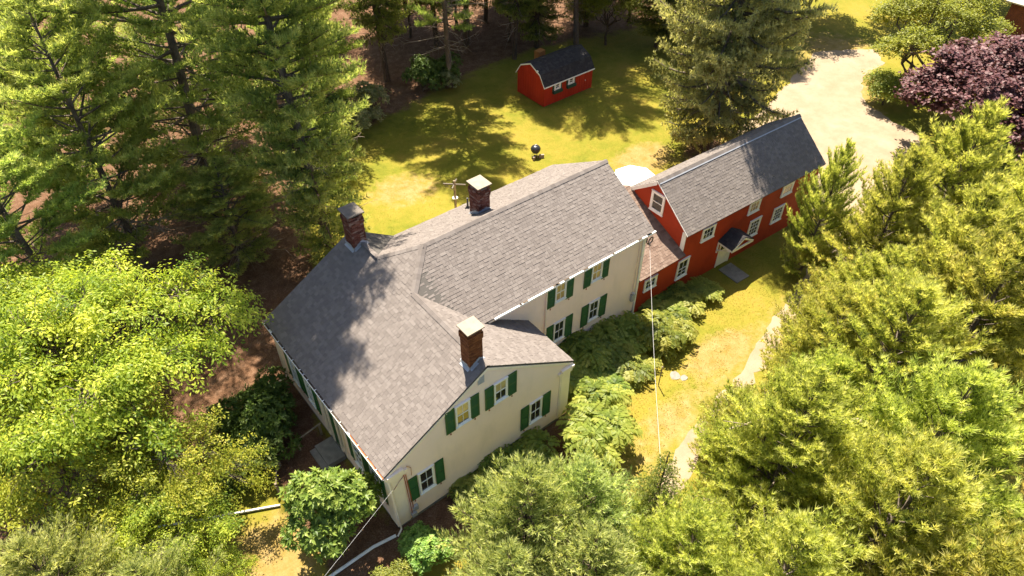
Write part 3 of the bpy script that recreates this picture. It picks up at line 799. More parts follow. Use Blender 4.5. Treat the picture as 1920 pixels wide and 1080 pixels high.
st = MB(); st.box(-.80, .12, 4.7, 6.1, -.1, .30); st.box(-1.1, -.802, 4.7, 6.1, -.1, .14); st.build("entrance_step", M['stone'], house)
# rail by the entrance
rail = empty("handrail", (-1.3, 6.55, 0), "weathered wooden handrail beside the shaded side entrance", "handrail")
mb = MB(); mb.tube([(-.05, 6.72, .85), (-1.4, 6.55, .80), (-2.55, 6.34, .80)], .045, 6); mb.tube([(-2.55, 6.34, .8), (-3.0, 5.5, .75), (-3.3, 4.9, .72)], .045, 6); mb.build("rail", M['wood'], rail)
for q in ((-.15, 6.7), (-1.4, 6.55), (-2.55, 6.34), (-3.25, 5.0)):
    mb = MB(); mb.box(q[0]-.05, q[0]+.05, q[1]-.05, q[1]+.05, 0, .84); mb.build("post", M['wood'], rail)
# electricity meters
mb = MB(); wf.box(mb, .66, .90, .35, .62, .02, .17); wf.box(mb, .80, 1.02, .75, 1.05, .02, .15); mt = mb.build("meter_box", M['meter'], house)
mb = MB(); mb.tube([wf.P(.70, 3.75, .08), wf.P(.80, 1.0, .08)], .022, 6); mb.tube([wf.P(.62, 3.85, .08), wf.P(.70, .62, .08)], .018, 6); mb.tube([wf.P(.62, 3.8, .08), wf.P(.35, 3.6, .1), wf.P(.05, 3.3, .12)], .012, 5)
mb.tube([wf.P(.80, 4.3, .06), wf.P(1.0, 4.0, .06), wf.P(.98, 3.4, .05)], .012, 5); mb.build("conduit", M['rust'], mt)
mb = MB(); wb.box(mb, wb.u(17.95), wb.u(18.22), .95, 1.45, .02, .18); mb.lathe([(.09, 0), (.1, .06), (.06, .1)], wb.P(wb.u(18.08), 1.5, .12), 10); m2 = mb.build("meter_box", M['meter'], house)
mb = MB(); mb.tube([wb.P(wb.u(18.05), hE-.3, .06), wb.P(wb.u(18.07), 1.5, .06)], .025, 6); mb.build("conduit", M['creamtrim'], m2)
mb = MB(); pts = []
for k in range(20):
    t = k/19*2*math.pi*1.35; pts.append(wb.P(wb.L-.05+.20*math.cos(t+2.4), hE-.62+.24*math.sin(t+2.4), .28+.01*k))
mb.tube(pts, .035, 6); hook = mb.build("cable_loop", M['black'], house)

# chimneys
c1 = chimney(house, "dark brick chimney with grey slab cap at the back gable", 4.80, 5.52, 9.98, 10.80, 6.85, 9.30, M['brick1'], M['brick1_o'], M['mortar1'], M['capgrey'], 95, 1)
flashing(c1, 4.80, 5.52, 9.98, 10.80, lambda x, y: min(hL+sL*x, hA-sR*(x-xa)) , .18)
c2 = chimney(house, "orange red brick chimney by the front gable", 4.76, 5.44, .48, 1.08, 6.9, 9.38, M['brick2'], M['brick2_o'], M['mortar2'], M['capstone'], 95, 2)
flashing(c2, 4.76, 5.44, .48, 1.08, lambda x, y: min(hL+sL*x, hA-sR*(x-xa)), .16)
c3 = chimney(house, "brick chimney on the rear slope with pale slab cap", 10.86, 11.56, 7.94, 8.74, 6.9, 9.38, M['brick1'], M['brick1_o'], M['mortar1'], M['capstone'], 95, 3)
flashing(c3, 10.86, 11.56, 7.94, 8.74, lambda x, y: hB-sF*(y-sb(x, yB)), .14)
mb = MB(); zv = hB-sF*(9.9-yB); mb.lathe([(.055, zv-.1), (.055, zv+.62), (.045, zv+.62)], (11.55, 9.9, 0), 10); mb.lathe([(.16, zv-.06), (.07, zv+.10), (.06, zv+.12)], (11.55, 9.9, 0), 10)
mb.build("vent_pipe", M['black'], house)

# ------------------------------------------------------------------ red connector
con = empty("red_connector", (20.4, 5.0, -.8), "low red clapboard connector between the farmhouse and the barn wing", "outbuilding")
cy = lambda x: 3.19-.03*(x-18.57)
csl = .445
pc = [(18.52, cy(18.5)-.06, 2.22), (22.30, cy(22.3)-.06, 2.22), (22.30, 8.0, 2.22+csl*(8.0-3.02)), (18.52, 8.0, 2.22+csl*(8.0-3.02))]
pcb = [(18.52, 8.0, pc[3][2]), (22.30, 8.0, pc[3][2]), (22.30, 10.5, 3.2), (18.52, 10.5, 3.2)]
dk = MB(); deck_prism(dk, pc, .1); deck_prism(dk, pcb, .1); cr = dk.build("roof", M['deck'], con)
shingle_roof([Slope(pc, (0, 1)), Slope(pcb, (2, 3))], .17, cr, M['shinglec'], M['shinglec'], 0, 21)
wc = Wall((18.5, 3.36), (22.32, 3.26))
wall_slab(wc, [(0, -1), (wc.L, -1), (wc.L, 2.28), (0, 2.28)], .15, M['red'], con, boards=True)
wall_slab(Wall((22.3, 10.3), (18.5, 10.3)), [(0, -1), (3.8, -1), (3.8, 3.1), (0, 3.1)], .15, M['red'], con)
tb = MB(); wc.box(tb, -.02, .10, -.9, 2.1, .002, .05); tb.build("corner_board", M['white'], con)
tb = MB(); wc.box(tb, 0, wc.L, 2.02, 2.13, .002, .14); tb.build("fascia_board", M['red'], con)
window(con, wc, wc.u(19.22), wc.u(20.26), .82, 1.68, 3, (2, 0), M['glass'], M['glass'], .13)
window(con, wc, wc.u(22.08)-.02, wc.u(22.08)+.98, .18, 1.62, 2, (2, 1), M['glass'], M['glass'], .12)

# ------------------------------------------------------------------ red barn wing
wing = empty("red_barn_wing", (28.5, 5.3, -.87), "long red two storey barn wing with white trim and a hooded door", "barn")
wy = lambda x, b: b-.051*(x-22.28)
X0, X1 = 22.20, 35.0
YN, YR, YF, HN, HR, HF = 3.084, 5.889, 7.782, 3.67, 6.001, 4.53
pn = [(X0, wy(X0, YN), HN), (X1, wy(X1, YN), HN), (X1, wy(X1, YR), HR), (X0, wy(X0, YR), HR)]
pf = [(X0, wy(X0, YR), HR), (X1, wy(X1, YR), HR), (X1, wy(X1, YF), HF), (X0, wy(X0, YF), HF)]
dk = MB(); deck_prism(dk, pn, .1); deck_prism(dk, pf, .1); wrf = dk.build("roof", M['deck'], wing)
sn, sf_ = Slope(pn, (0, 1)), Slope(pf, (2, 3))
shingle_roof([sn, sf_], .165, wrf, M['shinglew'], M['shinglew_o'], 298, 31)
ridge_caps([((X0, wy(X0, YR), HR), (X1, wy(X1, YR), HR), sn.n, sf_.n)], wrf, M['shinglew'], 8, .2)
mb = MB(); g = sn.n*.034
a, b = Vector(pn[3]), Vector(pn[2])
mb.prism([a-sn.g*.26+g, b-sn.g*.26+g, b-sn.g*.19+g, a-sn.g*.19+g], sn.n*.01); mb.build("ridge_flashing", M['galv'], wrf)
ww = Wall((22.33, 3.28), (34.9, 3.28-.051*12.57)); wg = Wall((22.30, 7.60), (22.33, 3.28)); wx = Wall((34.9, 2.64), (34.9, 6.95)); wz = Wall((34.9, 6.95), (22.3, 7.6))
wall_slab(ww, [(0, -1), (ww.L, -1), (ww.L, HN+.05), (0, HN+.05)], .15, M['red'], wing, boards=True, ex=.12, label="red front wall with white windows")
wall_slab(wg, [(0, 0), (wg.L, 0), (wg.L, HN+.08), (wg.L-(YR-3.28), HR-.12), (0, HF+.03)], .15, M['red'], wing, boards=True, ex=.12, label="red gable end above the connector roof")
wall_slab(wx, [(0, -1), (wx.L, -1), (wx.L, HF), (YR-3.28, HR-.12), (0, HN)], .15, M['red'], wing)
wall_slab(wz, [(0, -1), (wz.L, -1), (wz.L, HF), (0, HF)], .15, M['red'], wing)
tb = MB(); wg.box(tb, wg.L-.26, wg.L+.02, 1.9, HN-.02, .002, .05); tb.build("corner_board", M['white'], wing)
tb = MB(); ww.box(tb, 0, ww.L, HN-.16, HN-.02, .002, .05); tb.build("fascia_board", M['red'], wing)
tb = MB()
for a, b in ((pn[0], pn[3]), (pf[0], pf[3])):
    a, b = Vector(a), Vector(b); 
    white = a is not None
    w_ = .30 if abs(b.z-HF) < .01 else .10
    mb2 = tb; o_ = Vector((-.03, 0, 0)); d_ = Vector((0, 0, -w_))
    mb2.prism([a+o_+Vector((0,0,-.02)), b+o_+Vector((0,0,-.02)), b+o_+d_, a+o_+d_], (.028, 0, 0))
tb.build("rake_board", M['white'], wing)
window(wing, wg, 7.60-6.22, 7.60-5.18, 3.84, 5.18, 1, (1, 1), M['glass'], M['glass'], .14)
U = ww.u
for (a, b, z0_, z1_, pt) in ((23.76, 24.88, 2.34, 3.30, 'glass'), (27.92, 28.96, 2.53, 3.42, 'blind'), (31.08, 32.16, 2.55, 3.40, 'blind')):
    window(wing, ww, U(a), U(b), z0_, z1_, 3, (2, 0), M['glass'], M[pt], .13)
for (a, b, z0_, z1_) in ((28.52, 29.60, .30, 1.70), (30.86, 31.92, .45, 1.66)):
    window(wing, ww, U(a), U(b), z0_, z1_, 3, (2, 2), M['glass'], M['glass'], .13)
du0, du1 = U(25.92), U(27.16)
db = MB(); ww.box(db, du0, du0+.1, -.86, 1.22, .002, .06); ww.box(db, du1-.1, du1, -.86, 1.22, .002, .06); ww.box(db, du0, du1, 1.22, 1.34, .002, .06); dfm = db.build("door_frame", M['white'], wing)
db = MB(); ww.box(db, du0+.1, du1-.1, -.84, 1.21, .002, .035)
for q in (.16, .62): ww.box(db, du0+q, du0+q+.36, -.6, .35, .036, .046)
dr = db.build("door", M['white'], wing)
for k in range(4):
    db = MB(); ww.box(db, du0+.17+k*.235, du0+.17+k*.235+.19, .52, 1.05, .036, .044); db.build("pane", M['glass'], dr)
db = MB(); ww.box(db, du1-.2, du1-.16, .05, .17, .036, .09); db.build("handle", M['black'], dr)
# gabled hood over the door
hu0, hu1, hz, hd = du0-.32, du1+.42, 1.52, 1.15; hc = (hu0+hu1)/2; hr = hz+.62
h1 = [ww.P(hu0, hz, hd), ww.P(hc, hr, hd), ww.P(hc, hr, 0), ww.P(hu0, hz, 0)]; h2 = [ww.P(hc, hr, hd), ww.P(hu1, hz, hd), ww.P(hu1, hz, 0), ww.P(hc, hr, 0)]
mb = MB(); mb.prism(h1, (0, 0, -.05)); mb.prism(h2, (0, 0, -.05)); hood = mb.build("door_hood", M['shingled'], wing)
for hp in (h1, h2):
    pp = [Vector(q) for q in hp]; sl = Slope(pp, (3, 0)); 
    if hp is h1: reslope(sl, h1[0], h1[3]-h1[0])
    else: reslope(sl, h2[1], h2[2]-h2[1])
    rb = MB()
    for t in tabs(sl, .17, 77, .02): tab_faces(t[0], t[3], .2, sl, rb, random.random())
    rb.build("shingle", M['shingled'], hood, kind="stuff")
mb = MB()
for a, b in (((hu0, hz), (hc, hr)), ((hc, hr), (hu1, hz))): mb.prism([ww.P(a[0], a[1]-.055, hd+.02), ww.P(b[0], b[1]-.055, hd+.02), ww.P(b[0], b[1]-.19, hd+.02), ww.P(a[0], a[1]-.19, hd+.02)], ww.n*-.05)
ww.box(mb, hu0, hu1, hz-.20, hz-.06, hd-.06, hd+.02)
ww.box(mb, hu0+.02, hu0+.10, hz-.20, hz-.06, .0, hd-.07); ww.box(mb, hu1-.10, hu1-.02, hz-.20, hz-.06, .0, hd-.07)
for uu in (hu0+.02, hu1-.10):
    mb.prism([ww.P(uu, hz-.2, hd-.1), ww.P(uu, hz-.2, hd-.24), ww.P(uu, hz-.85, .01), ww.P(uu, hz-.70, .01)], ww.e*.08); ww.box(mb, uu, uu+.08, hz-.95, hz-.2, .002, .09)
mb.build("hood_trim", M['white'], hood)
# ------------------------------------------------------------------ small red shed
zs = -.87
shed = empty("garden_shed", (33.2, 27.0, zs), "small red gambrel shed with dark roof on the back lawn", "shed")
sx0, sx1, sy0, sy1 = 30.5, 36.05, 25.3, 28.8
prof = [(sy0, 1.16), (25.80, 1.90), (27.05, 2.46), (28.30, 1.90), (sy1, 1.16)]
wfs = Wall((sx0, sy0), (sx1, sy0)); wls = Wall((sx0, sy1), (sx0, sy0)); wrs = Wall((sx1, sy0), (sx1, sy1)); wbs = Wall((sx1, sy1), (sx0, sy1))
def panel_wall(wall, outline, name="wall"):
    w = wall_slab(wall, outline, .08, M['shedred'], shed, name)
    gb = MB(); u0 = min(q[0] for q in outline); u1 = max(q[0] for q in outline); z0_ = min(q[1] for q in outline)
    k = int((u1-u0)/.30)
    for i in range(k):
        ua = u0+(u1-u0)*i/k+.008; ub = u0+(u1-u0)*(i+1)/k-.008; poly = outline
        poly = clip_poly(poly, (ua, 99), (ua, -99)); poly = clip_poly(poly, (ub, -99), (ub, 99))
        if len(poly) < 3: continue
        pb = MB(); pb.prism([wall.P(q[0], q[1], .014) for q in poly], -wall.n*.012, random.random()); pb.build("siding_board", M['shedred'], w)
panel_wall(wfs, [(0, zs+.05), (wfs.L, zs+.05), (wfs.L, 1.15), (0, 1.15)])
panel_wall(wls, [(0, zs+.05), (3.5, zs+.05), (3.5, 1.1), (3.0, 1.84), (1.75, 2.40), (.5, 1.84), (0, 1.1)])
wall_slab(wrs, [(0, zs), (3.5, zs), (3.5, 1.1), (3.0, 1.84), (1.75, 2.40), (.5, 1.84), (0, 1.1)], .08, M['shedred'], shed)
wall_slab(wbs, [(0, zs), (wbs.L, zs), (wbs.L, 1.15), (0, 1.15)], .08, M['shedred'], shed)
dk = MB(); prof2 = [(sy0-.12, .98)] + prof[1:4] + [(sy1+.12, .98)]; sls = []
for (a, b) in zip(prof2[:-1], prof2[1:]):
    q = [(sx0-.1, a[0], a[1]), (sx1+.1, a[0], a[1]), (sx1+.1, b[0], b[1]), (sx0-.1, b[0], b[1])]
    deck_prism(dk, q, .06); sls.append(Slope(q, (0, 1) if a[1] < b[1] else (2, 3)))
srf = dk.build("roof", M['deck'], shed)
shingle_roof(sls, .17, srf, M['shingled'], M['shingled'], 0, 41)
tb = MB()
for (a, b) in zip(prof2[:-1], prof2[1:]):
    tb.prism([(sx0-.115, a[0], a[1]+.02), (sx0-.115, b[0], b[1]+.02), (sx0-.115, b[0], b[1]-.10), (sx0-.115, a[0], a[1]-.10)], (.02, 0, 0))
tb.box(sx0-.1, sx1+.1, sy0-.15, sy0-.122, .90, 1.0); tb.build("roof_trim", M['white'], shed)
for a in (31.58, 33.14):
    u = wfs.u(a); bk = MB(); wfs.box(bk, u-.18, u-.01, .30, 1.0, .016, .05); wfs.box(bk, u+.73, u+.86, .30, 1.0, .016, .05); bk.build("shutter", M['darkgreen'], shed)
    window(shed, wfs, u, u+.72, .36, 1.02, 1, (1, 1), M['glass'], M['glass'], .17, sill=False)
    fbx = MB(); wfs.box(fbx, u-.15, u+.84, .10, .33, .016, .24); fbx.build("flower_box", M['darkgreen'], shed)
lb = MB(); wls.box(lb, 2.55, 2.72, 1.95, 2.15, .016, .12); lb.build("lamp", M['white'], shed)
db = MB(); u = wfs.u(34.55)
for q in (0, .68, 1.36): wfs.box(db, u+q-.012, u+q+.012, zs+.1, .88, .016, .03)
wfs.box(db, u, u+1.36, .87, .90, .016, .03); db.build("door", M['shedred'], shed)
db = MB(); wfs.box(db, u+.62, u+.66, .1, .2, .031, .08); db.build("handle", M['plasticwhite'], shed)
sb_ = MB(); sb_.box(sx0+.05, sx1-.05, sy0+.03, sy1-.03, zs-.1, zs+.06); sb_.build("footing", M['stone'], shed)

# ------------------------------------------------------------------ brown house far right
bh = empty("neighbour_house", (78, 4, -.9), "brown red building with pale roof half hidden behind the purple maple", "house")
wn = Wall((75.4, 8.0), (76.0, -3.0)); wn2 = Wall((84, 8.4), (75.4, 8.0))
wall_slab(wn, [(0, -.9), (wn.L, -.9), (wn.L, 2.7), (0, 2.7)], .2, M['brown'], bh, boards=True, ex=.16)
wall_slab(wn2, [(0, -.9), (wn2.L, -.9), (wn2.L, 2.7), (wn2.L/2, 5.2), (0, 2.7)], .2, M['brown'], bh)
mb = MB(); mb.prism([(74.9, 8.5, 2.6), (75.5, -3.4, 2.6), (80.4, -3.2, 5.4), (79.8, 8.9, 5.4)], (0, 0, -.12)); mb.prism([(79.8, 8.9, 5.4), (80.4, -3.2, 5.4), (85.2, -3.0, 2.6), (84.6, 9.1, 2.6)], (0, 0, -.12))
M['paleroof'] = paint("pale_sunbleached_shingles", (0.50, 0.44, 0.36), .15, .9, None, 6)
nr = mb.build("roof", M['paleroof'], bh)
nsl = Slope([(74.9, 8.5, 2.6), (75.5, -3.4, 2.6), (80.4, -3.2, 5.4), (79.8, 8.9, 5.4)], (0, 1)); rb = MB()
for t in tabs(nsl, .25, 9): tab_faces(t[0], t[3], .28, nsl, rb, random.random())
rb.build("shingle", M['paleroof'], nr, kind="stuff")
window(bh, wn, 5.0, 6.2, .6, 2.0)

# ------------------------------------------------------------------ things on the lawns
gr = empty("kettle_grill", (25.2, 20.1, -.87), "black kettle grill on the shaded back lawn", "grill")
z = -1.02; c = (25.2, 20.1, 0)
mb = MB(); mb.lathe([(.05, z+.42), (.26, z+.50), (.36, z+.66), (.38, z+.78)], c, 20); mb.build("bowl", M['black'], gr, smooth=True)
mb = MB(); mb.lathe([(.39, z+.78), (.38, z+.86), (.30, z+1.0), (.16, z+1.08), (.03, z+1.10)], c, 20); lid = mb.build("lid", M['black'], gr, smooth=True)
mb = MB(); mb.tube([(c[0]-.08, c[1], z+1.08), (c[0]-.08, c[1], z+1.16), (c[0]+.08, c[1], z+1.16), (c[0]+.08, c[1], z+1.08)], .02, 6); mb.build("handle", M['plasticwhite'], lid)
for k in range(3):
    t = k*2.094+.5; mb = MB(); mb.tube([(c[0]+.15*math.cos(t), c[1]+.15*math.sin(t), z+.5), (c[0]+.36*math.cos(t), c[1]+.36*math.sin(t), z)], .02, 6); mb.build("leg", M['meter'], gr)
for k, (dx, dy, a) in enumerate(((-.36, -.28, .6), (.22, -.46, -.5))):
    mb = MB(); mb.box(-.2, .2, -.07, .07, -.87, -.60, .5, Matrix.Translation((c[0]+dx, c[1]+dy, 0)) @ Matrix.Rotation(a, 4, 'Z'))
    o = mb.build("stone_block", M['capstone']); tag(o, ["pale stone block under the left side of the black grill", "pale stone block under the right side of the black grill"][k], "stone", "stone blocks by the grill")

pu = empty("parasol", (26.35, 11.0, -.87), "open white octagonal parasol behind the gap between house and wing", "parasol")
c = Vector((26.35, 11.0, 0)); mb = MB(); ring = [c+Vector((1.55*math.cos(k*math.pi/4+.2), 1.55*math.sin(k*math.pi/4+.2), 1.58)) for k in range(8)]
r2 = [c+Vector((.35*math.cos(k*math.pi/4+.2), .35*math.sin(k*math.pi/4+.2), 2.08)) for k in range(8)]
mb.add(ring+r2+[q-Vector((0,0,.14)) for q in ring], [(k, (k+1) % 8, 8+(k+1) % 8, 8+k) for k in range(8)]+[(16+k, 16+(k+1) % 8, (k+1) % 8, k) for k in range(8)]); mb.build("canopy", M['fabric'], pu)
mb = MB(); mb.lathe([(.48, 2.05), (.05, 2.24), (.02, 2.26)], c, 8); mb.build("vent_cap", M['fabric'], pu)
mb = MB(); mb.tube([c+Vector((0,0,-.87)), c+Vector((0,0,2.34))], .025, 8); mb.build("pole", M['meter'], pu)
for k in range(8):
    mb = MB(); mb.tube([c+Vector((0,0,2.05)), ring[k]+Vector((0,0,-.03))], .012, 4); mb.build("rib", M['meter'], pu)
mb = MB(); mb.lathe([(.28, -.87), (.28, -.78), (.06, -.7)], c, 14); mb.build("base", M['black'], pu)
for k in range(5):
    t = k*1.3; mb = MB(); mb.tube([c+Vector((.08*math.cos(t), .08*math.sin(t), 2.27)), c+Vector((.2*math.cos(t), .2*math.sin(t), 2.36))], .015, 5); mb.build("finial", M['black'], pu)

cp = empty("clothesline_post", (15.75, 17.4, -.38), "grey wooden clothesline post with crossed arms behind the farmhouse roof", "post")
c = Vector((15.75, 17.4, 0)); mb = MB(); mb.box(-.06, .06, -.06, .06, -.45, 2.45, .5, Matrix.Translation(c)); mb.build("post", M['wood'], cp)
for a, L in ((.0, .75), (1.45, .55)):
    mb = MB(); mb.box(-L, L, -.035, .035, 2.12+a*.02, 2.20+a*.02, .5, Matrix.Translation(c) @ Matrix.Rotation(a-.75, 4, 'Z')); mb.build("crossarm", M['capgrey'], cp)
mb = MB(); mb.tube([c+Vector((-.5, .45, 2.1)), c+Vector((0, 0, 1.55))], .012, 4); mb.build("brace", M['wood'], cp)
mb = MB(); mb.lathe([(.16, 1.02), (.2, 1.06), (.16, 1.10)], c, 14); mb.build("line_reel", M['plasticwhite'], cp)

mb = MB(); P0, P1 = Vector((18.45, 2.92, 5.42)), Vector((8.3, -7.2, 5.6))
mb.tube([P0+(P1-P0)*t/14+Vector((0,0,-.35*math.sin(math.pi*t/14))) for t in range(15)], .007, 5); tag(mb.build("service_cable", M['cable']), "long grey service cable from the rear block's eave corner down to the pines", "cable")
mb = MB(); P0, P1 = wf.P(.62, 3.8, .1), Vector((-8.4, -3.9, 4.8))
mb.tube([P0+(P1-P0)*t/10+Vector((0,0,-.12*math.sin(math.pi*t/10))) for t in range(11)], .0045, 5); tag(mb.build("service_cable", M['meter']), "thin cable from the front corner of the cream gable over the round oak", "cable")
mb = MB(); mb.tube([(-8.4, 6.85, .10), (-5.9, 5.55, .12), (-3.5, 4.35, .10)], .055, 8); tag(mb.build("drain_pipe", M['plasticwhite']), "white drain pipe lying on the ground left of the round oak", "pipe")
mb = MB(); mb.tube([(-.15, -.22, .08), (-1.2, -.05, .08), (-3.6, -.05, .08), (-5.0, -.15, .08)], .075, 8); tag(mb.build("drain_pipe", M['plasticwhite']), "white drain pipe on the ground at the front corner of the house", "pipe")
mb = MB(); mb.tube([(15.6, -1.5, -.35), (15.62, -1.48, 1.1)], .03, 6); mb.lathe([(.045, 1.1), (.05, 1.13), (.02, 1.16)], (15.62, -1.48, 0), 8); tag(mb.build("marker_post", M['wood']), "thin dark post standing alone in the front lawn", "post")
mb = MB(); ww.box(mb, du0+.05, du1-.05, -1.0, -.81, .35, 1.9); tag(mb.build("door_slab", M['stone']), "grey stone slab on the grass before the hooded door", "step")
for k, (x, y, r_) in enumerate(((16.9, -1.55, .33), (17.2, -1.95, .24))):
    mb = MB(); n_ = 9; zz = float(zg(x, y)); mb.prism([(x+r_*random.uniform(.8, 1.1)*math.cos(t*2*math.pi/n_), y+r_*random.uniform(.7, 1)*math.sin(t*2*math.pi/n_), zz+.03) for t in range(n_)], (0, 0, -.1))
    tag(mb.build("flat_stone", M['stone']), ["larger flat pale stone set in the front lawn", "smaller flat pale stone beside the larger one in the front lawn"][k], "stone", "flat stones in the front lawn")
mb = MB(); mb.box(-.40, .40, -.30, .30, -.9, 1.45, .5, Matrix.Translation((34.0, 30.0, 0)) @ Matrix.Rotation(.15, 4, 'Z')); 
o = mb.build("board_stack", M['orangewood']); tag(o, "orange wooden box standing behind the ridge of the small red shed", "box")
# ------------------------------------------------------------------ vegetation
def nrm(a): return a / np.maximum(np.linalg.norm(a, axis=-1, keepdims=True), 1e-9)
def perp(d):
    h = np.where(np.abs(d[:, 2:3]) < 0.9, np.array([[0, 0, 1.0]]), np.array([[1.0, 0, 0]]))
    a = nrm(np.cross(d, h)); return a, np.cross(d, a)

def blades(P, Dv, L, nb, w, r, spread=(0.3, 1.0), tint=None, tvar=0.25):
    """needle tufts: nb thin triangles round each direction"""
    N = len(P); P = np.repeat(P, nb, 0); d = np.repeat(nrm(Dv), nb, 0); a, b = perp(d)
    th = r.uniform(0, 2*np.pi, N*nb); al = r.uniform(spread[0], spread[1], N*nb)
    side = a*np.cos(th)[:, None] + b*np.sin(th)[:, None]
    v = d*np.cos(al)[:, None] + side*np.sin(al)[:, None]
    l = L*r.uniform(.75, 1.15, N*nb)[:, None]; wv = nrm(np.cross(v, r.normal(size=v.shape)))*w*0.5
    V = np.stack([P+wv, P-wv, P+v*l], 1).reshape(-1, 3); F = np.arange(len(V)).reshape(-1, 3)
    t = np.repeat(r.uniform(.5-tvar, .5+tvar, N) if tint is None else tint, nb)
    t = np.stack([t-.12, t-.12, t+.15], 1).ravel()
    return V, F, t

def leaves(P, Dv, Nv, L, w, r, tint):
    """diamond leaves, folded a little along the midrib; two triangles each"""
    d = nrm(Dv); s = nrm(np.cross(d, Nv)); n_ = np.cross(s, d); N = len(P)
    l = (L*r.uniform(.7, 1.25, N))[:, None]; ww_ = l*w*.5
    fold = r.uniform(.0, .35, N)[:, None]
    V = np.stack([P, P+d*l*.45+s*ww_+n_*ww_*fold, P+d*l-n_*l*.10, P+d*l*.45-s*ww_+n_*ww_*fold], 1).reshape(-1, 3)
    i = np.arange(N)*4
    F = np.concatenate([np.stack([i, i+1, i+2], 1), np.stack([i, i+2, i+3], 1)])
    return V, F, np.repeat(tint, 4)

class Wood:
    """tapered limbs as one mesh"""
    def __init__(s): s.V = []; s.F = []; s.n = 0
    def tube(s, pts, r0, r1, k=5):
        pts = np.asarray(pts, float); n = len(pts); t = np.gradient(pts, axis=0); t = nrm(t)
        a, b = perp(t); rad = np.linspace(r0, r1, n)
        an = np.arange(k)*2*np.pi/k
        ring = pts[:, None, :] + rad[:, None, None]*(a[:, None, :]*np.cos(an)[None, :, None] + b[:, None, :]*np.sin(an)[None, :, None])
        s.V.append(ring.reshape(-1, 3)); i = np.arange(n-1)[:, None]*k; j = np.arange(k)[None, :]; j2 = (j+1) % k
        F = np.stack([i+j, i+j2, i+k+j2, i+k+j], -1).reshape(-1, 4) + s.n
        s.F.append(F); s.n += n*k
    def mesh(s, name, mat): return np_mesh(name, np.concatenate(s.V), np.concatenate(s.F), mat, smooth=True)

def flare(p, H, r): return r*(1.0+.5*math.exp(-p/(.05*H)))

